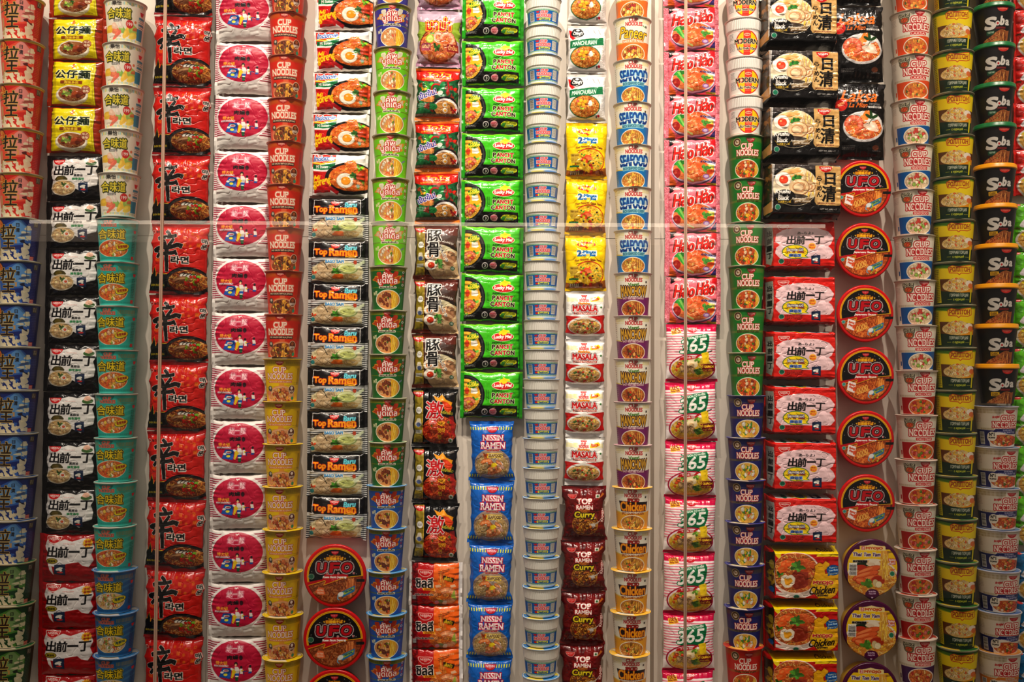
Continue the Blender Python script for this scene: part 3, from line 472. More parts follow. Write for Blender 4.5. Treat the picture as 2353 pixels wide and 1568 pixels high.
def d_oval():
    W, H = 138, 120; c = pk(W, H, (232, 226, 220)); m = (165, 20, 62)
    c.hstripes(0, 138, 8, 94, m, 18, .48, 0)
    c.ell(68, 50, 64, 51, (236, 230, 226)); c.rect(0, 94, W, H, (226, 220, 214)); c.ell(67.5, 50, 57.5, 45.5, (196, 8, 66))
    c.rect(63, 8, 72, 9.5, W_); c.poly([(62, 5), (67, 9), (72, 5), (67, 12)], W_)
    c.text('統一麵', 47, 15, 84, 28, (190, 10, 60), ol=[(1.9, (235, 200, 205)), (1.2, (190, 10, 60))], bold=.1); c.text('統一麵', 47, 15, 84, 28, (250, 225, 225), bold=.35); c.line([(48, 26), (58, 31), (72, 31), (84, 27)], 1, (240, 205, 210))
    c.text('肉燥', 49, 36, 74, 45, (25, 15, 20), bold=.7, shear=.1); c.ell(80, 41, 4.2, 5.4, (60, 10, 30))
    c.text('特大號', 22, 49, 49, 57, (240, 165, 50), bold=.7); c.rect(18, 58, 52, 61.5, (240, 235, 230)); c.text('MINCED PORK FLAVOR NOODLES', 19, 58.8, 51, 60.8, (130, 60, 80), bold=.1)
    bl = (10, 90, 175); c.poly([(38, 64), (59, 64), (56, 88), (30, 84)], bl); c.ell(46, 70, 7, 3, W_); c.ell(46, 70.5, 5, 1.4, (190, 60, 90)); c.ell(37, 74, 4, 2.4, W_); c.ell(45, 79, 4.5, 3, (235, 220, 60)); c.rect(43, 66, 50, 67.5, (30, 30, 40))
    yl = (238, 205, 30)
    c.ell(69, 55, 4, 4.4, (25, 20, 25)); c.ell(68.6, 57, 2.6, 3, (240, 200, 150)); c.poly([(66, 61), (74, 61), (78, 68), (75, 78), (67, 76)], W_); c.poly([(66, 66), (58, 63), (56, 66), (64, 73)], W_); c.poly([(64, 66), (60, 70), (58, 86), (62, 87), (67, 76), (70, 72)], yl); c.rect(67, 76, 76, 82, bl); c.poly([(67, 82), (75, 82), (74, 93), (68, 93)], (20, 105, 60)); c.ell(71, 82.5, 4, 1.5, W_)
    c.ell(81, 62, 2.6, 3, (30, 25, 30)); c.poly([(78, 65), (84, 65), (85, 77), (78, 77)], W_); c.ell(84, 70, 3, 2, yl); c.ell(101, 60, 2.4, 2.8, (30, 25, 30)); c.poly([(97, 63), (104, 64), (105, 72), (98, 72)], W_); c.rect(97, 72, 104, 76, bl); c.rect(84, 70, 95, 72, (40, 60, 120)); c.rect(86, 72, 88, 79, (40, 60, 120)); return c
def d_goreng():
    W, H = 134, 95; c = pk(W, H, (238, 232, 226)); c.rect(0, 0, 10, H, (230, 224, 218))
    c.poly([(4, 2), (60, 2), (60, 18), (4, 30)], (205, 35, 30)); c.poly([(4, 18), (28, 22), (60, 14), (60, 18), (28, 26), (4, 22)], (240, 200, 60)); c.poly([(4, 14), (28, 18), (60, 10), (60, 14), (28, 22), (4, 18)], (225, 60, 35))
    c.poly([(6, 24), (28, 27), (60, 21), (60, 36), (28, 38), (7, 35)], (15, 120, 70)); c.text('Mi Instan', 15, 27, 43, 34, W_, bold=.5)
    c.poly([(8, 40), (30, 42), (46, 42), (50, 88), (12, 90)], (205, 30, 32)); c.text('Indomie', 9, 4, 57, 17, (40, 95, 180), ol=[(1.3, W_)], bold=.6, shear=.25, rot=-.05)
    c.ell(95, 56, 58, 37, (28, 24, 24)); c.poly([(36, 66), (44, 80), (66, 93), (70, 86), (50, 74)], (185, 35, 40)); c.food(98, 54, 52, 31, (215, 105, 35), ORN, 300, w=1.2, L=8, seed=16); c.ell(96, 22, 12, 8, (220, 110, 40)); c.noodles(96, 22, 10, 8, ORN, 40, 1.2, 10, 3)
    c.text('Mi', 11, 50, 25, 64, (245, 205, 30), bold=1, shear=.2); c.text('goreng', 10, 60, 51, 78, (245, 205, 30), ol=[(.8, (190, 60, 20))], bold=1.1, rot=-.22, shear=.1)
    c.egg(84, 61, 19, 16.5, (245, 160, 35)); c.herb(116, 30, 9, (120, 180, 45), 8); c.herb(105, 50, 12, (60, 115, 45), 12, 6); c.ell(122, 50, 12, 14, (200, 65, 35), .9, .3, wob=.08); c.bits(115, 66, 12, 10, [((235, 140, 90), 8, 4), ((120, 160, 60), 4, 3.4)], 3)
    c.poly([(36, 66), (44, 80), (62, 90), (66, 84), (50, 76), (40, 64)], (190, 35, 42)); c.fine(18, 84, 44, 90, (110, 100, 100), 2); c.ell(113, 72, 4, 4, (150, 170, 160)); return c
def d_topramen():
    W, H = 138, 99; c = pk(W, H, (22, 20, 22)); c.rect(0, 40, W, H, (232, 232, 228)); c.hstripes(0, W, 42, H, (35, 35, 40), 13, .5, 2)
    c.poly([(13, 4), (121, 3), (122, 38), (116, 43), (18, 43), (12, 38)], (225, 220, 215)); c.poly([(14.5, 5), (119.5, 4), (120.5, 37.5), (115, 41.5), (19, 41.5), (13.5, 37.5)], (22, 18, 20))
    nissin(c, 64, 9, 22, W_, (210, 25, 30)); c.text('Baru', 86, 11, 112, 23, (110, 205, 215), ol=[(1.2, (30, 70, 90))], bold=.9, rot=-.06, shear=.15); c.line([(88, 25), (98, 24), (110, 22)], 1, (210, 220, 60))
    c.text('Top', 16, 20, 45, 38, (248, 165, 20), ol=[(1.2, (205, 40, 20))], bold=1.2, serif=.6); c.text('Ramen', 51, 19, 113, 36, (248, 165, 20), ol=[(1.2, (205, 40, 20))], bold=1.2, serif=.6)
    c.fine(66, 38, 84, 40, (230, 190, 50), 1); c.rect(87, 37, 112, 40, (235, 175, 30)); c.rect(0, 44, W, 47, (232, 232, 228))
    c.ell(68, 74, 60, 27, (222, 214, 180)); c.rect(10, 62, 126, 95, (222, 214, 180)); c.food(68, 74, 57, 24, (220, 208, 165), BGE, 60, w=1, seed=4)
    for x, y, rx, ry in ((44, 63, 22, 14), (28, 82, 15, 12), (50, 84, 14, 11)):
        c.ell(x, y, rx, ry, (165, 135, 95)); c.ell(x, y-.6, rx-1, ry-1, (212, 185, 145)); c.ell(x-rx*.2, y-ry*.3, rx*.5, ry*.35, (232, 212, 178), .8); c.line([(x-rx*.6, y-ry*.5), (x+rx*.5, y+ry*.6)], .9, (110, 85, 55)); c.line([(x+rx*.5, y-ry*.6), (x-rx*.4, y+ry*.6)], .7, (130, 100, 65))
    c.line([(36, 50), (42, 58), (48, 70)], 1.6, (40, 35, 25)); c.herb(68, 72, 13, (75, 135, 45), 10, 2); c.ell(72, 86, 15, 6, (225, 115, 35), wob=.08); c.herb(15, 77, 7, (215, 80, 45), 5); c.ell(100, 86, 18, 8, (205, 175, 110)); c.noodles(100, 86, 16, 7, BGE, 30, 1, 10, 2)
    c.ell(93, 67, 23, 13, (160, 175, 110)); c.ell(93, 66, 21, 11, (226, 230, 175)); c.ell(93, 68, 17, 8, (205, 212, 130)); c.poly([(108, 60), (128, 46), (132, 50), (114, 68)], (215, 222, 190)); c.fine(84, 65, 102, 71, (120, 125, 80), 2)
    c.text('BASO SAPI', 42, 47, 84, 54, (85, 160, 215), ol=[(1.0, W_)], bold=.7); c.ell(110, 52, 4, 5, (190, 80, 50)); c.ell(13, 87, 5, 5, (60, 150, 150)); return c
def foilnoise(c, x0, y0, x1, y1, cols, n, seed=0, z=7):
    r = random.Random(seed)
    for i in range(n):
        x = r.uniform(x0, x1); y = r.uniform(y0, y1); c.ell(x, y, r.uniform(.4, 1)*z, r.uniform(.2, .7)*z, cols[r.randrange(len(cols))], .7, r.uniform(0, 3), 9, .25, i)
def d_mama():
    W, H = 104, 121; c = pk(W, H, (190, 165, 180)); c.poly([(0, 24), (26, 32), (20, 60), (0, 70)], (150, 175, 60)); c.poly([(104, 24), (78, 32), (84, 60), (104, 70)], (150, 175, 60)); c.rect(0, 100, W, H, (185, 140, 165))
    c.ell(52, 78, 47, 37, (130, 60, 30)); c.food(52, 78, 44, 34, (205, 110, 70), ORN+[(240, 190, 150)], 230, w=1.5, L=11, seed=5)
    c.prawn(74, 66, 15, 3.0, (235, 150, 120)); c.prawn(52, 62, 10, 1.0, (240, 175, 150)); c.ell(31, 65, 10, 9, (165, 195, 60)); c.ell(31, 65, 7.5, 6.6, (215, 225, 130)); c.herb(48, 82, 10, (55, 105, 40), 8); c.herb(36, 54, 6, (70, 130, 50), 5)
    c.rrect(10, 74, 34, 90, 3, (160, 70, 90)); c.text('รสต้มยำ', 12, 76, 32, 84, (240, 210, 150), bold=.3); c.rrect(74, 76, 101, 92, 2, (150, 40, 40)); c.text('น้ำข้น', 78, 78, 98, 88, (240, 200, 120), bold=.4); c.fine(4, 98, 28, 112, (230, 225, 225), 6); c.fine(76, 104, 100, 112, (230, 225, 225), 4)
    for k, t in enumerate('มาม่า'): pass
    c.text('มาม่า', 22, 18, 82, 47, (200, 30, 25), ol=[(3.4, (150, 20, 20)), (2.4, (245, 190, 50))], bold=1.2); return c
def d_waiwai():
    W, H = 104, 122; c = pk(W, H, (30, 100, 60)); foilnoise(c, 0, 32, W, 105, [(20, 80, 50), (50, 140, 80), (170, 30, 25), (200, 45, 30), (15, 60, 40)], 70, 3, 10)
    c.poly([(0, 4), (W, 4), (W, 24), (84, 33), (20, 33), (0, 26)], (200, 28, 18)); c.text('ไวไว', 28, 9, 84, 21, (245, 165, 30), ol=[(.9, (200, 60, 20))], bold=.9); c.text('บะหมี่กึ่งสำเร็จรูปปรุงสำเร็จ', 14, 23, 88, 30, (245, 180, 40), bold=.35)
    c.herb(30, 42, 13, (70, 160, 60), 8); c.ring(50, 50, 14, 12, 4, (190, 30, 25), (40, 110, 60)); c.ell(64, 48, 7, 15, (40, 140, 80), 1, .3); c.line([(78, 34), (82, 48), (76, 62)], 5, (175, 25, 25)); c.herb(92, 50, 10, (205, 40, 30), 6); c.ell(60, 60, 7, 5, (238, 232, 220), 1, -.3); c.herb(18, 52, 8, (240, 160, 50), 6); c.ell(26, 74, 18, 8, (225, 130, 60), .9, .1, wob=.1); c.bits(28, 74, 16, 8, [((235, 160, 90), 8, 4)], 2)
    c.text('เข้มข้น!', 4, 54, 50, 70, (60, 50, 150), ol=[(1.3, (235, 225, 235))], bold=.7, rot=-.3)
    c.ell(74, 92, 33, 24, (35, 25, 30)); c.ell(74, 94, 29, 21, (225, 215, 210)); c.food(72, 96, 26, 18, (200, 140, 80), NOOD, 70, seed=6); c.egg(72, 88, 6, 5, (240, 175, 60)); c.egg(72, 100, 6, 5, (240, 175, 60)); c.herb(92, 98, 9, (150, 30, 25), 8); c.ell(44, 92, 9, 7, (25, 120, 60)); c.fine(4, 84, 26, 95, (210, 205, 200), 3); c.rect(0, 107, W, 114, (110, 80, 70)); c.fine(4, 108, 90, 113, (180, 160, 150), 2)
    for y0, y1 in ((0, 4), (114, 122)): c.rect(0, y0, W, y1, (210, 80, 20)); c.ticks(0, W, y0, y1, (240, 165, 50), 46, .5)
    return c
def gold_strip(c, y1=116):
    c.rect(4, 4, 24, y1, (150, 130, 40)); foilnoise(c, 6, 22, 22, y1, [(110, 95, 20), (190, 165, 60), (130, 120, 30)], 22, 4, 6); c.rect(23.4, 4, 24.6, y1, (235, 195, 80))
    nissin(c, 14, 7, 25, W_, (205, 25, 30)); c.ell(14.5, 48, 7.2, 7.6, (238, 234, 228)); c.fine(9, 44, 20, 52, (60, 55, 50), 3); c.ell(14, 76, 7.5, 10, (215, 205, 190), .9, 0, 24, .12); c.ell(14, 80, 5, 5, (60, 80, 140), .8); c.rect(6, 92, 22, 100, (210, 205, 195)); c.ticks(6, 22, 92, 100, (120, 115, 110), 5, .4)
def d_tonkotsu():
    W, H = 104, 126; c = pk(W, H, (78, 52, 42)); c.rect(0, 0, W, 26, (105, 45, 35)); c.rect(0, 118, W, H, (150, 60, 40)); foilnoise(c, 26, 26, 100, 60, [(92, 62, 52), (66, 46, 40)], 20, 4, 12)
    c.ell(78, 92, 50, 44, (45, 35, 32)); c.food(78, 96, 46, 40, (205, 175, 135), BGE, 90, w=1.2, seed=4); c.ell(74, 60, 26, 10, (222, 212, 175), .9, .3); c.food(84, 78, 20, 15, (185, 140, 100), BGE, 10, [((165, 120, 85), 5, 9), ((205, 165, 125), 6, 8)], seed=8); c.ell(80, 78, 16, 6, (170, 120, 85), 1, .3, wob=.08); c.ell(83, 84, 14, 4, (205, 165, 125), 1, .3); c.ell(84, 92, 12, 5, (150, 105, 72), .8, .4)
    c.egg(37, 73, 12, 11, (235, 125, 35)); c.egg(40, 95, 14.5, 12, (215, 65, 35), -.1); c.herb(60, 87, 10, (70, 130, 50), 16, 3); c.herb(62, 96, 9, (90, 140, 70), 10, 8); gold_strip(c, 118)
    c.text('豚', 31, 13, 65, 42, K_, ol=[(2.2, (235, 232, 225))], bold=1.1); c.text('骨', 32, 43, 63, 76, K_, ol=[(2.2, (235, 232, 225))], bold=1.1)
    c.text('とんこつ', 51, 65, 92, 72, K_, ol=[(1, W_)], bold=.4, rot=1.1) ; c.text('สไตล์ญี่ปุ่น', 68, 40, 96, 46, (230, 225, 215), bold=.3, rot=.2); c.ell(92, 103, 4.8, 4.8, (30, 95, 65)); c.text('10', 89.5, 100.5, 94.5, 105.5, W_, bold=.3); return c
def d_geki():
    W, H = 104, 130; c = pk(W, H, (18, 15, 17)); c.poly([(48, 14), (62, 20), (70, 12), (80, 24), (96, 30), (92, 44), (84, 36), (88, 54), (76, 44), (72, 30), (56, 26)], (235, 160, 30)); c.poly([(70, 26), (84, 30), (96, 40), (90, 58), (78, 46)], (215, 70, 25)); c.poly([(76, 12), (94, 8), (98, 12), (84, 16)], (200, 190, 180), .5)
    c.food(66, 92, 42, 32, (175, 55, 25), [(205, 80, 40), (225, 110, 55), (150, 40, 20), (235, 140, 70)], 260, [((215, 90, 50), 14, 5), ((170, 40, 20), 10, 5), ((90, 100, 40), 5, 3)], w=1.6, seed=6); gold_strip(c, 120)
    c.text('激', 32, 28, 74, 66, (205, 30, 40), ol=[(1.5, (245, 235, 230))], bold=1.2); c.text('엄청', 41, 68, 57, 77, (215, 40, 40), ol=[(.8, W_)], bold=.5)
    for i, t in enumerate('매운맛라면'): c.text(t, 62+(i % 2)*9, 72+(i//2)*15, 70+(i % 2)*9, 82+(i//2)*15, (235, 190, 40), bold=.5)
    c.text('รสไก่เผ็ด', 68, 48, 98, 56, (225, 215, 60), bold=.4, rot=.15); c.poly([(88, 62), (100, 60), (102, 110), (96, 100)], (190, 30, 30), .7); c.ell(91, 115, 5.5, 5.5, (215, 215, 205)); c.ell(91, 115, 2.5, 3, (90, 130, 80)); c.rect(0, 122, W, H, (18, 15, 17)); return c
def d_chilli():
    W, H = 121, 102; c = pk(W, H, (235, 105, 25)); c.rect(0, 0, 5, H, (235, 230, 225)); c.rect(5, 0, 21, H, (130, 10, 15)); foilnoise(c, 6, 2, 20, 78, [(180, 25, 25), (110, 5, 10), (205, 50, 45)], 40, 3, 5); c.rect(20, 0, 56, H, (190, 18, 25)); foilnoise(c, 22, 56, 54, 98, [(205, 35, 30), (165, 12, 20)], 14, 6, 9)
    c.poly([(56, 0), (112, 0), (108, H), (56, H)], (238, 110, 25)); nissin(c, 37, 17, 31, (245, 225, 215), (200, 25, 30), (240, 200, 190)); c.noodles(76, 40, 8, 28, ORN, 60, 1.4, 26, 4, True); c.line([(66, 20), (92, 14)], 1.4, (110, 60, 30)); c.line([(66, 24), (92, 17)], 1.4, (110, 60, 30)); c.food(78, 78, 32, 24, (225, 120, 50), ORN, 120, [((235, 150, 90), 6, 5)], seed=3)
    for x in (60, 94): c.poly([(x, 52), (x+10, 50), (x+14, 56), (x+2, 58)], (240, 215, 190), .8)
    c.prawn(88, 78, 17, 3.6, (238, 150, 100), 12); c.poly([(96, 80), (104, 62), (108, 90)], (175, 190, 80)); c.ell(72, 94, 9, 6, (130, 150, 100)); c.ell(82, 96, 5, 7, (240, 228, 205), 1, .3); c.ell(64, 95, 5, 5, (225, 150, 170))
    c.poly([(34, 54), (56, 46), (58, 58), (34, 64)], (245, 190, 40)); c.text('ชิลลี', 16, 35, 54, 59, (30, 20, 22), ol=[(1.6, (245, 235, 225))], bold=1.1); c.rrect(32, 59, 60, 65, 2, (245, 175, 40)); c.text('มันกุ้ง', 36, 59, 57, 65, (150, 50, 20), bold=.3)
    c.text('รสกุ้งเผ็ดผัดน้ำมัน', 14, 73, 56, 79, (30, 20, 20), ol=[(.7, (235, 200, 190))], bold=.3); c.poly([(78, 28), (104, 36), (100, 46), (78, 38)], (35, 25, 20)); c.text('เส้นหนึบ', 81, 31, 99, 41, (240, 200, 40), bold=.5, rot=.3); c.fine(70, 10, 104, 15, (245, 220, 205), 2, 3, .6); c.rect(113, 0, W, H, (235, 230, 228)); c.rect(8, 78, 16, 88, (200, 195, 190)); return c
def d_lucky():
    W, H = 142, 107; g = (72, 190, 28); c = pk(W, H, g); c.rect(0, 0, 8, H, (40, 160, 25)); c.rect(132, 0, W, H, (45, 165, 28)); c.rect(0, 0, W, 4, (120, 190, 40)); c.rect(0, 103, W, H, (40, 130, 25)); c.rect(14, 104, 50, 106, (190, 190, 40)); c.ticks(70, 120, 104, 106, (30, 90, 20), 9)
    c.clip_poly([(8, 0), (W, 0), (W, H), (8, H)]); c.rect(8, 78, 131, 103, (28, 24, 24)); c.ell(14, 54, 42, 46, (22, 24, 26)); c.ell(14, 54, 39, 43, (62, 66, 66)); c.ell(12, 54, 38, 42, (30, 32, 33)); c.unclip()
    c.clip_poly([(8, 6), (8, 100), (60, 100), (60, 6)]); c.ell(12, 55, 34, 38, (235, 180, 60)); c.noodles(12, 55, 32, 36, YEL+NOOD, 190, 1.5, 8, 5); c.poly([(20, 40), (40, 38), (40, 58), (24, 62)], (245, 185, 40), grow=2); c.poly([(24, 38), (38, 38), (40, 48), (36, 52), (24, 50)], (244, 236, 222)); c.line([(24, 45), (38, 45)], 1, (205, 190, 170)); c.ell(15, 45, 5, 8, (215, 70, 35)); c.herb(34, 64, 8, (90, 160, 60), 6)
    c.prawn(20, 72, 11, 2, (225, 115, 80), 7); c.bits(18, 76, 10, 9, [((235, 160, 120), 6, 4), ((200, 80, 50), 5, 4)], 3); c.herb(12, 92, 6, (80, 130, 40), 5); c.unclip()
    c.poly([(16, 28), (28, 20), (40, 25), (41, 31), (30, 38), (18, 36)], (60, 120, 40), grow=1); c.text('MAS', 20, 23, 36, 29, (240, 225, 60), bold=.6, rot=-.1); c.text('MASARAP!', 16, 29, 42, 35, (240, 225, 60), bold=.5, rot=-.15)
    c.ell(97, 31, 25.5, 10.5, (245, 235, 210)); c.ell(97, 31, 24, 9.3, (210, 32, 30)); c.poly([(88, 24), (90, 18), (98, 15), (97, 11), (104, 15), (112, 16), (114, 22), (108, 20), (106, 25), (98, 28), (94, 24), (90, 27)], (245, 215, 30)); c.text('Lucky Me!', 77, 27, 117, 36.5, (250, 242, 232), bold=.9, shear=.12, serif=.3)
    c.text('INSTANT', 73, 42, 95, 46, (25, 50, 20), bold=.4, shear=.2); dk = (40, 20, 20); rd = (195, 35, 32)
    for i, ch in enumerate('PANCIT'):
        x = 73+[0, 8, 17, 26, 34.5, 39][i]; c.text(ch, x, 49, x+[6, 8, 7, 7, 2, 7.5][i], 58.5, dk if i == 0 else (120, 30, 28) if i == 1 else rd, ol=[(1, (230, 225, 190))], bold=.9)
    for i, ch in enumerate('CANTON'):
        x = 69+[0, 9, 18.5, 27.5, 36, 46.5][i]; c.text(ch, x, 63, x+[7, 8, 7, 7.5, 8.5, 7.5][i], 72.5, dk if i in (0, 5) else (120, 30, 28) if i == 4 else rd, ol=[(1, (230, 225, 190))], bold=.9)
    for x in (60, 63.5): c.ticks(x, x+1.6, 42, 66, (35, 90, 25), 1, 1, .6)
    c.ell(56, 93, 7.2, 7.4, (225, 220, 215)); c.ell(56, 93, 5.2, 5.4, (28, 24, 24)); c.text('3', 54.4, 90, 57.8, 96, W_, bold=.4); c.ell(75, 92, 8.6, 8, (240, 175, 180), 1, -.2); c.text('BEST', 69, 88, 81, 91.5, (205, 60, 80), bold=.3, rot=-.1); c.text('HOT', 70, 93, 80, 97, (205, 60, 80), bold=.3, rot=-.1); c.line([(74, 84), (80, 82)], .8, (190, 190, 40))
    c.ell(109, 91, 19, 7.5, (205, 205, 30), 1, -.08, 30, .08, 2); c.poly([(90, 95), (96, 88), (104, 88), (98, 98)], (70, 150, 60)); c.text('KALAMANSI', 100, 86, 125, 91, (110, 120, 20), bold=.4); c.text('FLAVOR', 104, 92, 120, 96.5, (60, 140, 110), ol=[(.6, (225, 225, 120))], bold=.4); c.fine(10, 94, 34, 100, (210, 205, 200), 2); return c
def d_nissinblue():
    W, H = 105, 134; b = (20, 105, 190); c = pk(W, H, b); c.ticks(0, W, 13, 20, (232, 222, 60), 17, .42); c.ticks(0, W, 119, 126, (232, 222, 60), 18, .42)
    nissin(c, 54, 13, 28, (240, 225, 230), (200, 30, 50), (30, 70, 150)); c.text('NISSIN', 31, 31, 81, 43, (250, 238, 235), ol=[(1.9, (190, 30, 70)), (.6, (190, 30, 70))], bold=.7, serif=.9); c.text('RAMEN', 26, 47, 86, 61, (250, 238, 235), ol=[(1.9, (190, 30, 70))], bold=.7, serif=1)
    c.ell(54, 96, 46, 35, (172, 148, 132)); c.food(54, 99, 42, 26, (185, 155, 105), BGE+NOOD[:1], 300, w=1.1, L=8, seed=15); c.rect(0, 120, 4, 121, b); c.text('INSTANT NOODLES', 40, 64, 71, 66.5, (170, 30, 40), bold=.3)
    c.ell(46, 90, 9, 6, (235, 222, 208)); c.ell(60, 87, 8, 5, (228, 212, 198)); c.ell(72, 94, 10, 5, (238, 220, 205), 1, .3); c.prawn(40, 98, 13, 3.2, (235, 135, 75), 8); c.prawn(62, 102, 14, 4.6, (235, 145, 90), 7); c.prawn(50, 106, 14, 4, (225, 120, 65), 6); c.ell(58, 98, 8, 5, (235, 205, 40), 1, -.3, 16, .1); c.ell(76, 102, 10, 4, (235, 190, 170), 1, .4)
    c.rrect(38, 71, 81, 82, 3, (240, 205, 60)); c.text('SEAFOOD', 45, 73, 79, 80, (150, 110, 40), ol=[(.9, (250, 240, 200))], bold=.5); c.herb(36, 76, 7, (185, 85, 35), 10); c.poly([(0, 108), (20, 122), (84, 122), (W, 108), (W, 119), (0, 119)], b, .0); return c
def d_manchurian():
    W, H = 92, 113; c = pk(W, H, (228, 224, 220)); foilnoise(c, 4, 8, 88, 34, [(245, 243, 240), (190, 186, 184), (215, 212, 210)], 26, 5, 10); c.rect(0, 0, W, 8, (205, 200, 195)); c.rect(0, 104, W, H, (205, 200, 195))
    c.poly([(2, 12), (8, 14), (12, 30), (18, 34), (10, 38), (4, 30)], (205, 30, 30)); c.ell(22, 21, 15, 11.5, (25, 22, 24), 1, 0, 30, .05); c.text("Ching's", 11, 19, 34, 28, W_, bold=.5, shear=.2); c.ell(23, 14, 4, 3, (235, 230, 225)); c.fine(16, 29, 28, 31, (230, 225, 220), 1)
    for x in (46, 60, 72): c.line([(x, 12), (x+3, 20), (x+6, 24)], 1.6, (90, 85, 85), .6)
    c.poly([(4, 40), (40, 37), (84, 31), (86, 49), (40, 55), (4, 58)], (20, 120, 75)); c.text('MANCHURIAN', 10, 41, 68, 51, (240, 245, 235), bold=.45, shear=.2, rot=-.07)
    c.ell(41, 78, 37, 26, (40, 110, 70)); c.food(41, 78, 35, 24, (190, 115, 45), NOOD+ORN+BRN[:2], 330, w=1.4, L=7, seed=4)
    for x, y in ((32, 66), (42, 68), (28, 74), (38, 75)): c.ell(x, y, 5, 4.4, (190, 130, 20)); c.ell(x-.4, y-.5, 4.4, 3.8, (238, 180, 45))
    c.ell(54, 72, 5, 7, (238, 225, 215), 1, .1, 20, .12); c.herb(34, 84, 6, (150, 180, 60), 5); c.ell(24, 66, 4, 2.5, (215, 60, 40)); c.text('I', 68, 98, 70, 103, (50, 45, 45), bold=.5); c.ell(74, 99, 3, 2.8, (190, 25, 40)); c.fine(70, 52, 86, 58, (130, 125, 120), 2); c.fine(82, 62, 88, 96, (160, 155, 150), 9, 3, .5); return c
def d_maggi():
    W, H = 96, 132; y = (242, 205, 8); c = pk(W, H, y); c.rect(0, 0, W, 7, (225, 185, 5)); c.rect(0, 126, W, H, (225, 185, 5))
    c.poly([(26, 24), (30, 19), (44, 16), (58, 17), (70, 20), (72, 25), (60, 29), (54, 29), (50, 34), (45, 29), (32, 28)], (210, 60, 20)); c.text('Maggi', 32, 19, 66, 28, (245, 215, 40), bold=.9, serif=.4)
    c.rrect(25, 37, 75, 51, 1.5, (248, 245, 235)); c.text('2', 27, 37.5, 36, 51, (30, 110, 180), bold=1.3, serif=.8); c.text('-Minute', 38, 38, 72, 44.5, (30, 120, 190), bold=.8, serif=.6); c.text('noodles', 38, 45.5, 71, 51, (30, 110, 180), bold=.8, serif=.5); c.rect(48, 46, 57, 51, (240, 210, 90))
    c.text('Your Favourite Masala Taste', 20, 60, 86, 65, (130, 60, 20), bold=.35, arch=4, shear=.2)
    c.ell(55, 92, 37, 30, (190, 70, 20)); c.food(55, 92, 35, 27, (235, 190, 40), YEL+[(210, 160, 30)], 300, w=1.3, L=10, seed=7); c.poly([(0, 112), (20, 118), (50, 120), (96, 106), (96, 126), (0, 126)], (150, 75, 30), .85); c.bits(50, 118, 40, 4, [((190, 60, 30), 8, 4), ((120, 60, 30), 6, 4)], 5)
    c.ell(49, 84, 10, 5, (225, 85, 40), 1, -.1, 20, .08); c.ell(54, 87, 9, 4, (240, 130, 80), 1, .2); c.herb(38, 80, 6, (70, 130, 40), 4); c.herb(80, 98, 5, (120, 150, 60), 4)
    for x, yy in ((36, 92), (64, 98), (42, 102), (74, 80)): c.ell(x, yy, 2.6, 2.2, (60, 40, 35))
    c.bits(58, 92, 28, 18, [((225, 70, 40), 8, 3), ((150, 160, 60), 7, 2.2)], 8)
    c.poly([(8, 76), (28, 74), (29, 96), (9, 99)], (205, 175, 60)); c.text('TRULY GOOD', 10, 78, 27, 82, (130, 90, 20), bold=.3); c.fine(11, 85, 27, 94, (140, 100, 30), 3); c.rect(7, 103, 30, 107, (30, 110, 60)); c.rect(9, 115, 34, 124, (90, 55, 35)); c.ticks(10, 33, 116, 123, (200, 180, 150), 5, .5); return c
def d_masala():
    W, H = 90, 113; c = pk(W, H, (238, 234, 228)); c.ticks(2, 28, 15, 25, (225, 215, 90), 9, .5, .7); c.ticks(56, 88, 15, 25, (225, 215, 90), 10, .5, .7); c.rect(0, 0, W, 5, (205, 200, 195))
    nissin(c, 42, 9, 14); cupn(c, 31, 15, 53, 25, (190, 40, 45), [(.6, (240, 190, 180))], bold=.2); c.poly([(57, 22), (62, 16), (76, 13), (80, 18), (70, 23), (58, 25)], (240, 200, 30), grow=.8); c.text('Bits', 60, 15, 76, 22, (190, 50, 20), bold=.6, rot=-.15)
    c.text('Masaledaar', 28, 27, 56, 33, (220, 130, 30), bold=.6, arch=1); c.text('MASALA', 15, 34, 73, 48, (190, 30, 35), ol=[(2, (60, 50, 60)), (1.1, (240, 235, 230))], bold=1.5); c.rrect(17, 50.5, 72, 55.5, .6, (205, 45, 35)); c.text('DELICIOUS MASALA FLAVOUR', 19, 51, 70, 55, W_, bold=.25)
    c.poly([(0, 58), (40, 62), (W, 56), (W, 100), (0, 102)], (200, 28, 25)); c.ell(43, 82, 40, 21, (225, 220, 212)); c.food(43, 84, 37, 18, (185, 145, 90), BGE+NOOD, 170, [((200, 60, 35), 9, 2.6), ((70, 110, 50), 9, 2.4), ((235, 200, 90), 7, 2.4)], w=1.3, L=10, seed=5)
    c.poly([(0, 98), (43, 107), (W, 98), (W, 106), (0, 106)], (228, 224, 220)); c.rect(0, 106, W, H, (228, 225, 222)); c.rect(80, 36, 84, 40, (60, 120, 60)); return c
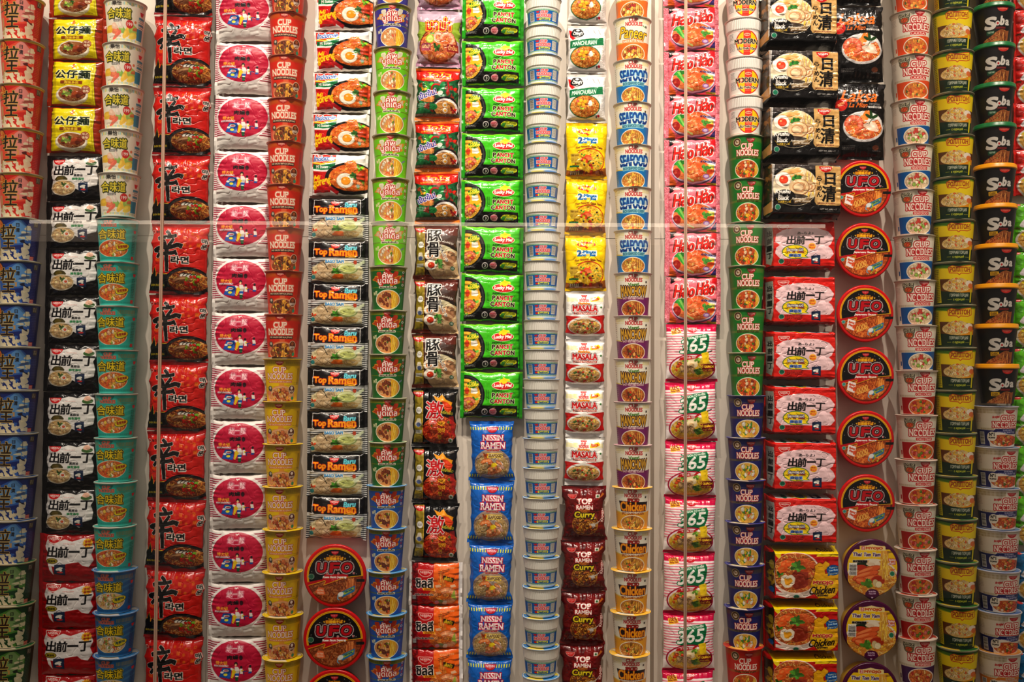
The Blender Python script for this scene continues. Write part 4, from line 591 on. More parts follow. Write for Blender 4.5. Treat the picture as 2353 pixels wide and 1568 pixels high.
def d_curry():
    W, H = 102, 122; c = pk(W, H, (105, 12, 16)); foilnoise(c, 0, 4, W, 116, [(125, 18, 22), (85, 8, 12), (140, 28, 25)], 40, 8, 14); c.ell(70, 24, 16, 14, (140, 22, 24), .8)
    nissin(c, 22, 18, 19, (235, 200, 190), (195, 30, 30), (230, 200, 190)); c.rect(78, 18, 88, 26, (215, 205, 195)); c.ell(83, 22, 2.4, 2.4, (50, 110, 60)); c.poly([(84, 30), (94, 14), (98, 18)], (220, 140, 50), .8)
    c.text('TOP', 32, 27, 69, 39, (245, 238, 230), ol=[(1.2, (190, 25, 30))], bold=1.1); c.text('RAMEN', 30, 42, 71, 51, (245, 238, 230), ol=[(1.1, (190, 25, 30))], bold=.9)
    c.ell(52, 84, 33, 27, (165, 110, 40)); c.food(52, 84, 31, 25, (120, 60, 20), [(200, 140, 50), (150, 90, 30), (225, 170, 70), (95, 45, 15)], 300, [((210, 120, 40), 5, 4), ((130, 30, 20), 6, 4)], w=1.5, L=9, seed=9); c.ell(50, 54, 14, 4, (190, 120, 40), .8)
    c.text('Curry', 25, 56, 76, 73, (228, 205, 40), ol=[(1.9, (35, 25, 12))], bold=1.3, serif=.7); c.text('New flavour', 62, 80, 86, 86, (225, 200, 160), bold=.3, rot=-.15, shear=.2)
    c.line([(98, 66), (88, 78), (74, 86)], 1.8, (205, 200, 195)); c.poly([(66, 84), (74, 82), (78, 88), (70, 96)], (205, 200, 195)); c.ticks(68, 76, 88, 96, (105, 50, 20), 3, .4)
    c.text('RAMEN', 82, 62, 112, 68, (240, 225, 220), ol=[(.6, (190, 25, 30))], bold=.5, rot=-1.4); c.rect(0, 0, W, 6, (120, 14, 18)); c.rect(0, 116, W, H, (110, 12, 16)); return c
def d_haohao():
    W, H = 128, 102; p = (240, 120, 135); c = pk(W, H, p); r = random.Random(4)
    for x0, x1 in ((0, 11), (119, 128)):
        c.rect(x0, 0, x1, H, (205, 105, 120))
        for i in range(240): x = r.uniform(x0, x1); y = r.uniform(0, H); c.ell(x, y, .8, .8, (240, 170, 180), 1, 0, 6)
    c.poly([(11, 0), (26, 0), (22, 10), (12, 16)], (25, 18, 20)); c.poly([(108, 0), (119, 0), (119, 26), (114, 14), (100, 10)], (205, 25, 40)); c.poly([(11, 78), (26, 96), (26, 102), (11, 102)], (230, 110, 50)); c.poly([(119, 78), (104, 98), (119, 98)], (60, 45, 110))
    c.ell(27, 7, 9, 3.4, (205, 30, 40)); c.ell(27, 7, 8, 2.7, (240, 215, 210)); c.text('ACECOOK', 21, 5.6, 33, 8.4, (200, 30, 40), bold=.15)
    c.ell(66, 70, 51, 32, (90, 80, 120)); c.ell(66, 68, 51, 31, (222, 205, 225)); c.food(66, 68, 48, 28, (230, 130, 80), NOOD+ORN, 170, w=1.4, L=10, seed=12)
    c.clip_ell(66, 68, 49, 30); c.herb(30, 50, 17, (50, 140, 50), 12, 2); c.poly([(22, 52), (32, 46), (50, 76), (52, 86), (42, 78), (30, 64)], (60, 160, 60)); c.poly([(28, 50), (34, 50), (50, 80), (46, 80)], (140, 200, 100)); c.ell(26, 76, 9, 11, (170, 40, 35)); c.ell(24, 74, 3, 3, (215, 90, 70))
    c.prawn(68, 64, 19, 3.4, (232, 95, 45), 13); c.prawn(58, 72, 14, 4.6, (240, 125, 70), 9); c.ell(84, 58, 14, 8, (235, 110, 55), .9, -.3); c.ell(106, 60, 7, 11, (225, 220, 70), 1, .1); c.ell(106, 60, 4.4, 8, (240, 238, 150), 1, .1); c.herb(92, 66, 12, (80, 140, 60), 12, 5); c.ell(104, 73, 10, 5, (215, 80, 40), 1, -.2); c.ell(94, 84, 8, 5, (165, 110, 180)); c.ell(94, 84, 5, 3, (225, 200, 230)); c.line([(44, 84), (58, 90), (66, 94)], 3, (205, 220, 140)); c.unclip()
    for t, x0, x1, y0, y1 in (('Hảo', 21, 66, 14, 45), ('Hảo', 72, 113, 6, 38)):
        c.text(t, x0, y0, x1, y1, (215, 40, 32), ol=[(2.2, (250, 225, 222)), ], bold=1.5, shear=.22, rot=-.06); c.text(t, x0-1.6, y0+.6, x1-1.6, y1+.6, (60, 25, 22), bold=1.7, shear=.22, rot=-.06); c.text(t, x0, y0, x1, y1, (222, 42, 34), bold=1.6, shear=.22, rot=-.06)
    c.poly([(84, 48), (119, 52), (119, 60), (98, 56)], (235, 222, 235)); c.text('MÌ TÔM CHUA CAY', 81, 49, 118, 54, (35, 40, 120), bold=.45, shear=.15, rot=.03); c.rect(96, 97, 119, 101, (205, 185, 40)); c.fine(97, 98, 118, 100, (90, 70, 20), 1); return c
def d_365():
    W, H = 119, 134; mg = (212, 18, 82); c = pk(W, H, (246, 238, 236)); c.hstripes(0, W, 21, 100, (232, 130, 148), 13, .42); c.rect(0, 0, W, 17, mg); c.rect(0, 128, W, H, mg)
    nissin(c, 60, 6, 31, (245, 225, 225), (205, 20, 45)); c.poly([(10, 12), (32, 8), (34, 21), (12, 25)], (240, 190, 30)); c.text('100%', 13, 10, 31, 17, (150, 60, 20), bold=.5, rot=-.12); c.text('Không Chiên', 13, 18, 32, 22, (150, 60, 20), bold=.25, rot=-.12)
    gn = (10, 115, 70); c.poly([(33, 28), (40, 32), (60, 28), (96, 22), (100, 30), (98, 50), (92, 66), (70, 72), (40, 72), (28, 68), (38, 56), (40, 40)], gn); c.text('SẤY GIÒN TỰ NHIÊN', 37, 26, 92, 35, W_, bold=.45, rot=-.14)
    c.text('365', 32, 36, 92, 64, (244, 240, 232), ol=[(1.8, gn)], bold=1.5, shear=.28, rot=-.12, serif=.6)
    c.ell(60, 102, 55, 33, (170, 20, 60)); c.ell(60, 102, 52, 30, (240, 225, 225)); c.food(60, 104, 50, 27, (225, 185, 60), YEL+BGE[:2], 190, w=1.2, L=10, seed=13)
    c.clip_ell(60, 104, 50, 29); c.bits(34, 100, 18, 12, [((205, 170, 120), 12, 5), ((215, 90, 40), 4, 4)], 5); c.ell(58, 90, 14, 12, (235, 215, 175), 1, .3, 24, .06); c.ell(57, 97, 6.4, 6, (225, 185, 130)); c.ell(57, 97, 3.6, 3.2, (240, 215, 165)); c.herb(40, 86, 9, (110, 150, 55), 8); c.herb(72, 82, 9, (120, 160, 60), 8, 3); c.herb(42, 94, 6, (220, 70, 35), 6, 4); c.bits(54, 108, 14, 7, [((200, 160, 110), 12, 4)], 6)
    for i in range(5): c.line([(62+i*2, 108+i*2.4), (80+i*1.4, 103+i*2.6)], 2.4, (40, 95+i*9, 45))
    c.poly([(74, 88), (100, 76), (112, 110), (80, 118)], (205, 165, 40), .5); c.unclip()
    c.poly([(80, 68), (98, 64), (99, 88), (84, 90)], (242, 208, 35)); c.line([(96, 66), (108, 62)], 2, (40, 30, 25)); c.poly([(30, 78), (50, 74), (66, 76), (76, 70), (80, 72), (68, 80), (44, 84), (26, 84)], (200, 25, 35)); c.text('Ít Chất Béo', 38, 75, 66, 80, W_, bold=.35, rot=-.05)
    c.poly([(78, 94), (112, 92), (112, 110), (84, 110)], (130, 15, 35)); c.text('XÍ QUÁCH', 78, 95, 110, 102, (242, 205, 50), bold=.7, serif=.5); c.text('THỊT BẰM', 84, 104, 106, 108.5, (242, 205, 50), bold=.4); return c
def d_kyushu():
    W, H = 196, 134; c = pk(W, H, (20, 18, 19)); ox = 30
    c.rect(0, 10, 26, 96, (60, 45, 30)); foilnoise(c, 2, 12, 22, 90, [(150, 100, 50), (60, 50, 35), (190, 130, 60), (95, 60, 30)], 26, 3, 10); c.poly([(2, 104), (28, 92), (28, 120), (4, 126)], (200, 150, 90)); c.poly([(20, 4), (34, 2), (30, 60), (30, 112), (22, 116)], (225, 220, 214), .85)
    c.poly([(34, 4), (188, 4), (188, 22), (34, 22)], (70, 62, 60)); foilnoise(c, 34, 6, 120, 30, [(100, 92, 88), (50, 45, 44), (130, 122, 118)], 50, 5, 4)
    c.ell(80, 62, 52, 46, (238, 222, 190)); c.clip_ell(80, 62, 51, 45); c.rect(20, 78, 150, 120, (35, 28, 26)); c.ell(86, 66, 50, 30, (236, 220, 190))
    for i in range(4): c.ell(68+i*3, 26+i*5, 24, 4, (225, 165, 95) if i % 2 else (240, 195, 130), 1, -.25)
    c.noodles(112, 44, 12, 30, YEL[:1]+BGE+[(240, 205, 140)], 80, 1.6, 30, 3, True); c.herb(84, 42, 12, (60, 130, 55), 16, 3)
    for x, y, rx in ((112, 62, 15), (90, 64, 23)):
        c.ell(x, y, rx, rx*.85, (165, 115, 75)); c.ell(x-.8, y-.8, rx-1.4, rx*.85-1.4, (232, 200, 155)); c.ell(x-1, y, rx*.66, rx*.52, (205, 155, 110)); c.ell(x-2, y, rx*.52, rx*.38, (238, 210, 170)); c.line([(x-rx*.2, y-rx*.5), (x+rx*.4, y-rx*.1), (x+rx*.3, y+rx*.4)], 1.4, (185, 130, 90))
    c.unclip(); c.egg(52, 46, 18, 17, (225, 75, 40)); c.ell(70, 84, 40, 6, (50, 40, 35), .8, .05)
    c.ell(57, 86, 24, 16, (20, 18, 18)); c.text('Kyushu', 36, 70, 69, 82, (238, 232, 224), bold=.8, shear=.12); c.text('Black', 42, 83, 66, 94, (238, 232, 224), bold=.8, shear=.12); c.line([(36, 90), (44, 100), (58, 103), (68, 98), (72, 92)], 1, (200, 165, 60)); c.text('九州黒マー油', 42, 96, 70, 101, (210, 175, 60), bold=.35)
    c.poly([(76, 92), (118, 88), (116, 100), (78, 102)], (130, 100, 60), .7); c.text('Rich roasted', 74, 88, 104, 93, (215, 205, 190), bold=.3, shear=.3); c.text('garlic flavour', 80, 94, 116, 99, (225, 215, 200), bold=.35, shear=.3); c.ell(41, 111, 6.4, 6.6, (225, 225, 220)); c.ell(41, 111, 5.6, 5.8, (40, 125, 95))
    c.poly([(126, 13), (148, 11), (186, 14), (187, 100), (182, 106), (130, 104), (125, 96), (127, 50)], (208, 168, 108)); foilnoise(c, 130, 18, 182, 100, [(222, 188, 132), (196, 152, 92)], 30, 9, 12)
    nissin(c, 150, 14, 30, W_, (205, 28, 30)); c.text('日', 149, 29, 172, 56, K_, bold=1.5, serif=.6); c.text('清', 142, 60, 174, 96, K_, bold=1.6, serif=.5)
    for i, t in enumerate('らーめん'):
        if t == 'ー': c.line([(136, 50), (135, 58)], 1.6, K_)
        else: c.text(t, 130, (38, 0, 60, 74)[i], 141, (48, 0, 71, 86)[i], K_, bold=.6)
    c.text('NISSIN RAMEN', 132, 99, 172, 102, (120, 50, 30), bold=.2); c.text('NET WT. 106g x 5', 138, 113, 176, 117, (190, 185, 180), bold=.25); c.fine(142, 119, 172, 121, (150, 145, 140), 1); return c
def d_demaebag():
    W, H = 182, 140; rd = (218, 38, 26); c = pk(W, H, rd); oy = 16
    c.poly([(4, 22), (24, 22), (28, 60), (26, 100), (18, 124), (6, 116)], (190, 186, 178)); c.clip_poly([(4, 22), (24, 22), (28, 60), (26, 100), (18, 124), (6, 116)])
    for i, t in enumerate('出前一丁'): c.text(t, 8, 34+i*19, 20, 48+i*19, (40, 42, 40), bold=.9)
    c.unclip(); c.rect(34, 0, 160, 9, (232, 228, 226)); c.ell(92, 4, 18, 6, (215, 205, 40)); c.text('麻油面', 82, 1, 102, 8, (50, 90, 170), bold=.4); c.ell(56, 5, 6, 4, (40, 130, 100)); c.ell(74, 4, 5, 4, (235, 170, 50)); c.rect(118, 1, 140, 8, (35, 50, 100)); c.ell(128, 4, 5, 2, W_)
    nissin(c, 53, 26-8+oy*.3, 24, W_, (205, 25, 28), W_)
    P = [(40, 46), (56, 36), (90, 30), (130, 31), (156, 40), (166, 54), (160, 68), (152, 74), (162, 84), (166, 94), (158, 104), (48, 104), (38, 92), (40, 80), (50, 72), (38, 62)]
    c.poly(P, (240, 205, 208), grow=3)
    c.text('あ~らよ♪', 86, 38, 122, 45, (40, 35, 38), bold=.3); demae_text(c, 62, 49, 146, 70)
    c.ell(80, 89, 30, 18, (30, 110, 55)); c.poly([(98, 94), (112, 104), (96, 104)], (30, 110, 55)); c.ell(80, 89, 28.4, 16.4, (240, 210, 25)); c.poly([(96, 95), (108, 102.6), (94, 102)], (240, 210, 25)); c.text('Sesame Oil', 62, 80, 98, 87, (225, 215, 205), ol=[(1.0, (60, 60, 120))], bold=.6); c.text('ごまラー油付', 58, 88, 80, 92, (120, 50, 20), bold=.3); c.rect(85, 88, 101, 92, (150, 60, 40)); c.text('麻油面', 66, 94, 94, 102, (50, 100, 190), ol=[(.7, W_)], bold=.6)
    c.ell(119, 75, 8.4, 8.4, (248, 185, 55)); c.text('純正', 114, 70, 124, 74, (215, 90, 40), bold=.25); c.text('麻油味', 112.5, 76, 125.5, 80, (215, 90, 40), bold=.25); c.ell(49, 113, 6.6, 6.6, (190, 200, 190)); c.ell(49, 113, 5.6, 5.6, (40, 120, 90)); c.fine(58, 109, 96, 120, (70, 40, 36), 3)
    box_(c, 118, 98, 137, 121); c.rect(0, 126, W, H, (150, 20, 20)); return c
def d_myojobag():
    W, H = 186, 140; c = pk(W, H, (200, 25, 20)); c.rect(28, 0, W, 16, (240, 212, 10)); c.rect(126, 16, W, 22, (240, 212, 10)); c.poly([(2, 20), (28, 8), (30, 60), (28, 120), (14, 110), (4, 80)], (60, 40, 25)); foilnoise(c, 6, 40, 24, 90, [(230, 195, 30), (110, 60, 30), (225, 180, 20)], 20, 3, 10); c.ell(16, 44, 7, 11, (215, 195, 60), .8); c.ell(16, 106, 8, 7, (20, 110, 180))
    c.poly([(26, 14), (46, 12), (44, 32)], (240, 212, 10)); c.ell(80, 66, 56, 56, (238, 215, 200)); c.food(78, 62, 52, 50, (190, 95, 45), ORN+NOOD, 420, w=1.6, L=12, seed=8); c.poly([(34, 108), (60, 116), (104, 116), (128, 98), (126, 112), (100, 124), (56, 124), (34, 118)], (240, 222, 210)); c.ell(86, 76, 22, 28, (140, 35, 20), .75, .3, 24, .08); c.ell(98, 44, 24, 16, (215, 90, 40), .7, .2)
    for x, y in ((54, 42), (64, 36), (48, 54)): c.ell(x, y, 12, 9, (235, 105, 40), 1, -.5, 20, .08); c.ell(x-2, y-2, 6, 3, (245, 150, 80), .7, -.5)
    c.herb(82, 46, 17, (85, 140, 50), 16, 2); c.herb(42, 66, 9, (70, 120, 40), 7); c.poly([(48, 74), (54, 70), (60, 73), (68, 70), (74, 76), (72, 88), (64, 96), (54, 96), (47, 86)], (242, 228, 205), grow=3); c.poly([(54, 78), (60, 80), (66, 77), (69, 82), (62, 92), (56, 90)], (240, 170, 30), grow=2)
    P = [(120, 72), (124, 56), (122, 46), (132, 38), (140, 42), (146, 34), (154, 40), (152, 48), (142, 54), (144, 66), (158, 62), (178, 64), (180, 92), (168, 116), (146, 132), (134, 128), (120, 110), (112, 94)]
    c.poly(P, (150, 50, 15), grow=2.4); c.poly(P, (238, 178, 12), grow=1.2); c.ell(142, 98, 30, 24, (240, 195, 20), .7)
    c.text('MYOJO', 118, 82, 163, 92, (205, 30, 50), ol=[(1.3, (245, 200, 130))], bold=.9); c.text('Chicken', 110, 95, 168, 114, (40, 22, 15), bold=1.0, shear=.35, rot=-.08); c.text('Tanmen', 122, 114, 152, 120, (50, 28, 15), bold=.6, shear=.3); c.text('鷄湯麵', 132, 124, 146, 128, (60, 30, 15), bold=.3)
    c.ell(164, 55, 16, 13, (15, 90, 160)); c.poly([(152, 62), (150, 70), (160, 66)], (15, 90, 160)); c.text('Yummy', 154, 46, 174, 52, (215, 230, 235), bold=.35, rot=-.12); c.text('Just Got', 153, 53, 174, 58, (215, 230, 235), bold=.35, rot=-.12); c.text('Yummier!', 152, 60, 175, 65, (215, 230, 235), bold=.35, rot=-.12)
    c.text('Chicken', 130, 3, 168, 9, (90, 60, 10), bold=.4, shear=.3); c.ell(80, 122, 7, 6.4, (170, 190, 180)); c.ell(80, 122, 5.6, 5.2, (40, 110, 85)); return c
def d_laksabag():
    W, H = 122, 178; c = pk(W, H, (20, 17, 18)); foilnoise(c, 0, 2, W, 12, [(60, 56, 58), (30, 27, 28)], 16, 3, 12)
    c.text('Laksa', 18, 18, 103, 46, (228, 120, 40), bold=1.2, shear=.42, rot=-.02); c.ell(24, 40, 10, 2, (228, 120, 40), 1, .3); c.text('SINGAPORE', 44, 23, 66, 26, (230, 225, 220), bold=.25); c.text('La Mian', 34, 49, 76, 60, (225, 115, 40), bold=.6, shear=.4); c.fine(80, 50, 108, 55, (205, 200, 195), 2); c.text('新加坡叻沙拉麵', 78, 56, 110, 61, (230, 225, 220), bold=.3)
    c.ell(68, 104, 49, 36, (205, 200, 198)); c.ell(68, 102, 47, 33, (226, 222, 218)); c.food(68, 106, 44, 28, (225, 110, 65), ORN+[(240, 215, 170)], 170, w=1.5, L=16, seed=4); c.ell(72, 84, 30, 9, (226, 222, 218)); c.poly([(58, 88), (70, 68), (80, 66), (84, 74), (76, 90)], (232, 140, 60)); c.poly([(50, 92), (62, 78), (72, 84), (66, 96)], (238, 160, 85)); c.prawn(44, 98, 16, 2.6, (232, 110, 80), 12); c.ell(86, 104, 19, 11, (240, 205, 180), 1, .3, 24, .08); c.ell(84, 102, 13, 6, (246, 222, 202), 1, .3)
    for a in (-1.7, -.5, -2.6): c.ell(86+9*math.cos(a), 86+11*math.sin(a), 9, 3.6, (40, 75, 35), 1, a)
    c.line([(86, 88), (80, 98)], 1.5, (40, 75, 35)); c.ell(16, 54, 13, 14, (205, 45, 35)); c.text('new', 8, 48, 23, 55, (240, 190, 130), bold=.4, rot=-.5); c.fine(20, 148, 50, 158, (150, 145, 142), 3); c.ell(98, 152, 8, 6, (120, 60, 30), .8); c.fine(90, 158, 112, 162, (150, 145, 142), 1); return c
def d_side(hue):
    bg = {'red': (205, 35, 22), 'green': (95, 175, 25), 'blue': (10, 110, 160)}[hue]; W, H = 120, 106; c = pk(W, H, bg); foilnoise(c, 0, 0, W, H, [np.array(bg)*.85, np.minimum(255, np.array(bg)*1.15+12)], 30, 4, 12)
    cloud(c, 17, 24, 104, 62, (232, 224, 226)); c.text('出前一丁', 26, 32, 96, 52, (50, 35, 80) if hue != 'red' else K_, bold=1); c.text('100g', 4, 56, 14, 61, (90, 60, 20), bold=.4)
    c.ell(48, 84, 42, 28, (225, 215, 200)); c.food(48, 84, 38, 24, (215, 165, 75), NOOD, 130, [((235, 205, 120), 8, 4), ((120, 140, 60), 5, 3)], seed=7); c.ell(44, 72, 28, 7, (225, 205, 40)); c.text('重口味', 28, 68, 60, 75, (60, 50, 20), bold=.5)
    c.ell(10, 3, 9, 3, (215, 60, 60)); return c
# ---------------------------------------------------------------- lids of the face-on bowls, -50..50 both ways
def bowl_c(col): return Canvas(-50, 50, -50, 50, 230, 230, col)
def d_ufo(kind):
    c = bowl_c((205, 18, 25)); ye = (238, 185, 25); c.ell(0, 0, 44.6, 44.6, ye); c.ell(0, 0, 43.3, 43.3, (150, 60, 10)); c.ell(0, 0, 42.8, 42.8, ye); c.ell(0, 0, 41.6, 41.6, (20, 16, 18))
    r = random.Random(3)
    for i in range(16): a = r.uniform(3.3, 6.2); q = r.uniform(30, 39); c.ell(q*math.cos(a), q*math.sin(a), .5, .5, W_)
    c.clip_ell(0, 0, 44.6, 44.6)
    c.poly([(-46, 10), (-20, 5), (-16, -3), (20, -3), (22, 4), (46, 1), (46, 12), (-46, 22)], (190, 15, 28))
    B = [(-46, 17), (-16, 8), (-20, 16), (-17, 15), (12, 5), (20, 3), (46, .5), (46, 50), (-46, 50)]
    c.poly(B, ye, grow=1.6); c.poly(B, (120, 40, 10), grow=.6); c.unclip()
    c.clip_poly([(x, y) for x, y in [(-40, 16), (-34, 27), (-22, 37), (-8, 41.5), (8, 41), (22, 36), (33, 27), (40, 14), (41, 2), (20, 4), (12, 6), (-17, 16), (-20, 17), (-16, 9)]])
    J = kind == 'japan'; base = (150, 70, 30) if not J else (185, 85, 35); cols = BRN if not J else [(215, 110, 45), (180, 80, 30), (235, 140, 65), (140, 55, 20)]
    c.rect(-50, 0, 50, 50, base); c.noodles(0, 26, 44, 22, cols, 420, 1.2, 11, 4); c.poly([(18, 2), (34, 3), (34, 18), (16, 20)], np.array(base)*.8); c.noodles(25, 10, 7, 12, ORN if J else [(200, 110, 60), (165, 80, 35), (220, 140, 80)], 60, 1.2, 22, 5, True); c.unclip()
    c.rect(34, 5, 47 if not J else 49, 9.5, (25, 20, 20))
    nissin(c, 0, -39, 12, W_, (190, 20, 35), None)
    c.text('Fried Ramen', -9, -32.5, 9, -30, (235, 160, 30), bold=.25); c.text('日清焼そば', -13, -29.5, 13, -24.8, (243, 185, 30), ol=[(.6, (160, 60, 10))], bold=.5); star(c, -16, -27.3, 2, (243, 185, 30)); star(c, 16, -27.3, 2, (243, 185, 30))
    red = (190, 12, 30)
    for t, x0, x1 in (('U', -27.5, -14.5), ('F', -7.5, 6.5), ('O', 11, 27)): c.text(t, x0, -20.5, x1, -6, red, ol=[(3.2, (90, 10, 25)), (2.6, (225, 220, 216)), (1.6, (20, 14, 16))], bold=1.6, shear=.12)
    for t, x0, x1 in (('U', -27.5, -14.5), ('F', -7.5, 6.5), ('O', 11, 27)): c.text(t, x0, -20.5, x1, -6, red, bold=1.6, shear=.12)
    for x in (-12, 5.5, 30): c.rect(x-1.7, -5.6, x+1.5, -2.6, (225, 220, 216)); c.rect(x-1, -5, x+.8, -3.2, red)
    c.text('Japanese Sauce' if J else 'Rasa Saus Jepang', -19, 0, 18, 4, W_, bold=.45, shear=.2); c.text('Flavour', -5, 5, 6, 6.6, (230, 200, 200), bold=.1)
    if J:
        c.poly([(-30, 9), (-17, 13), (-20, 30), (-33, 25)], (240, 232, 228)); c.text('Spicy', -29, 14, -19, 18, (205, 70, 30), bold=.5, rot=.25); c.text('Mayo', -29, 19, -20, 23, (205, 70, 30), bold=.5, rot=.25); c.ell(-20, 23, 2.4, 4, (225, 80, 30), .9, .4)
        t = np.linspace(0, 1, 60); c.line(np.stack([-16+20*t+3*np.sin(t*26), 28-8*t+5*np.cos(t*26)], 1), 1.3, (240, 190, 95)); c.ell(-38, 15, 3.2, 3.2, (190, 205, 195)); c.ell(-38, 15, 2.6, 2.6, (60, 150, 140))
    else: c.ell(-23, 24, 7.5, 6, (225, 110, 60), 1, .2, 24, .1); c.text('EXTRA', -28, 21, -18, 23.5, (240, 200, 170), bold=.2); c.text('PEDAS', -28, 25, -18, 27.5, (240, 200, 170), bold=.2); c.ell(-37.5, .5, 4.8, 4.4, (150, 170, 150)); c.ell(-37.5, .5, 4, 3.7, (50, 100, 75))
    c.poly([(10, 26), (31, 16), (30, 24), (12, 33)], (50, 120, 170), grow=.8); c.poly([(14, 25), (30, 17.5), (29, 22), (14, 30)], (170, 190, 40)); c.text('Kubis kering', 15, 21.5, 28, 25.5, (30, 90, 130), bold=.3, rot=-.4); c.ell(9, 29, 5, 3.6, (225, 225, 220), 1, -.5); c.line([(5, 30), (4, 36), (7, 38)], 1.6, (120, 175, 200))
    c.bits(16, 34, 12, 4, [((190, 190, 60), 4, 1.6)], 4) if J else None
    return c
def d_tomyambowl():
    c = bowl_c((85, 15, 65)); c.ell(0, 0, 44, 44, (240, 200, 15)); c.clip_ell(0, 0, 44, 44)
    c.ell(0, 18, 46, 34, (235, 220, 200)); c.food(0, 18, 43, 31, (215, 140, 55), NOOD+YEL[:2], 330, w=1.3, L=12, seed=6); c.clip_ell(0, 0, 44, 44)
    c.poly([(-44, -44), (-30, -44), (-30, -32), (-22, -32), (-22, -38), (22, -38), (22, -32), (32, -32), (32, -30), (44, -26), (44, -50), (-44, -50)], (85, 15, 65))
    c.poly([(-21, -30), (-21, -37), (-8, -39), (0, -41), (8, -39), (23, -37), (23, -30)], (235, 215, 150)); c.rrect(-19, -37, -13, -31, .6, (195, 30, 30)); c.text('ZE', -18, -36, -14, -32, W_, bold=.2); c.text('MYOJO', -11, -36, 18, -31, (200, 60, 20), bold=.8)
    c.text('Thai', -34, -26, -19, -20, (95, 60, 110), ol=[(.9, (245, 238, 225))], bold=.6, shear=.2); c.text('Tom', -15, -26, -3, -20, (95, 60, 110), ol=[(.9, (245, 238, 225))], bold=.6, shear=.2); c.text('Yam', 0, -26, 14, -20, (95, 60, 110), ol=[(.9, (245, 238, 225))], bold=.6, shear=.2)
    c.text('泰式酸辣湯麵', -34, -13, -9, -9, (30, 25, 30), ol=[(.7, (235, 220, 190))], bold=.4); c.ell(-19, -5, 14, 4, (35, 50, 25), 1, -.05); c.ell(4, -9, 11, 5, (235, 220, 195), 1, .2, 24, .06); c.ell(-3, -6, 8, 3.4, (225, 200, 170), 1, .1); c.ell(-20, 0, 11, 5, (190, 55, 25))
    for x, y, rx, ry, a in ((-8, 6, 24, 7, -.35), (-12, 14, 24, 7, -.3), (-4, 20, 20, 7, -.25), (-18, 24, 12, 7, .2)): c.ell(x, y, rx, ry, (170, 60, 25), 1, a); c.ell(x, y-.6, rx-1.2, ry-1.3, (225, 105, 50), 1, a); c.ell(x-4, y-2, rx*.55, ry*.3, (240, 150, 90), .8, a)
    c.ell(10, 22, 12, 8, (175, 50, 25), .9); c.poly([(15, -30), (29, -30), (27, -6), (30, 12), (12, 14), (14, -8)], (225, 165, 70)); c.noodles(21, -8, 7, 22, YEL+NOOD, 120, 1.2, 14, 5, True); c.line([(26, -28), (38, -30)], 1, (90, 50, 25)); c.line([(26, -26), (38, -28)], 1, (90, 50, 25))
    c.herb(-7, 28, 12, (90, 140, 45), 14, 4); c.ell(6, 27, 5, 7, (215, 195, 145), 1, -.3); c.ell(11, 29, 6, 6, (190, 165, 120)); c.ell(11, 29, 5.2, 5.2, (235, 220, 180)); barcode(c, -41, -6, -27, 14, False); c.rect(-41, -8, -27, -6, W_)
    c.text('Spicy', 29, -16, 41, -11, (240, 225, 215), ol=[(.9, (190, 35, 35))], bold=.5); c.text('fun', 30, -11, 40, -6.5, (240, 225, 215), ol=[(.9, (190, 35, 35))], bold=.5); c.line([(31, 2), (35, 4), (40, 2)], 1, (200, 60, 50)); c.ell(35, 10, 5, 5, (235, 225, 205)); c.ell(35, 10, 4.2, 4.2, (45, 130, 95))
    c.unclip(); c.clip_ell(0, 0, 50, 50); c.ell(0, 46, 12, 9, (85, 15, 65)); c.unclip(); c.text('Best Hot When', -6, 40, 6, 41.8, (225, 205, 220), bold=.15); c.text('Used In Time', -6, 42.6, 6, 44.2, (225, 205, 220), bold=.15); c.poly([(-1.6, 47), (1.6, 47), (0, 49)], (225, 205, 220)); return c
# ---------------------------------------------------------------- camera: looks square at the display wall, slightly upward
FW, FH, F = 2353.0, 1568.0, 2288.0
PITCH, ROLL = math.radians(1.6), 0.0058
f_ = np.array([0, math.cos(PITCH), math.sin(PITCH)]); u0 = np.array([0, -math.sin(PITCH), math.cos(PITCH)]); r0 = np.array([1.0, 0, 0])
r_ = r0*math.cos(ROLL)+u0*math.sin(ROLL); u_ = u0*math.cos(ROLL)-r0*math.sin(ROLL)
EYE = 1.50                                   # eye height above the floor
WALL = 2.42                                  # distance of the display wall
def at(px, py, Y):
    "the point at distance Y from the camera seen at that pixel"
    d = f_+r_*((px-FW/2)/F)+u_*(-(py-FH/2)/F); d = d*(Y/d[1]); return d+np.array([0, 0, EYE])
def mpp(Y): return Y/F

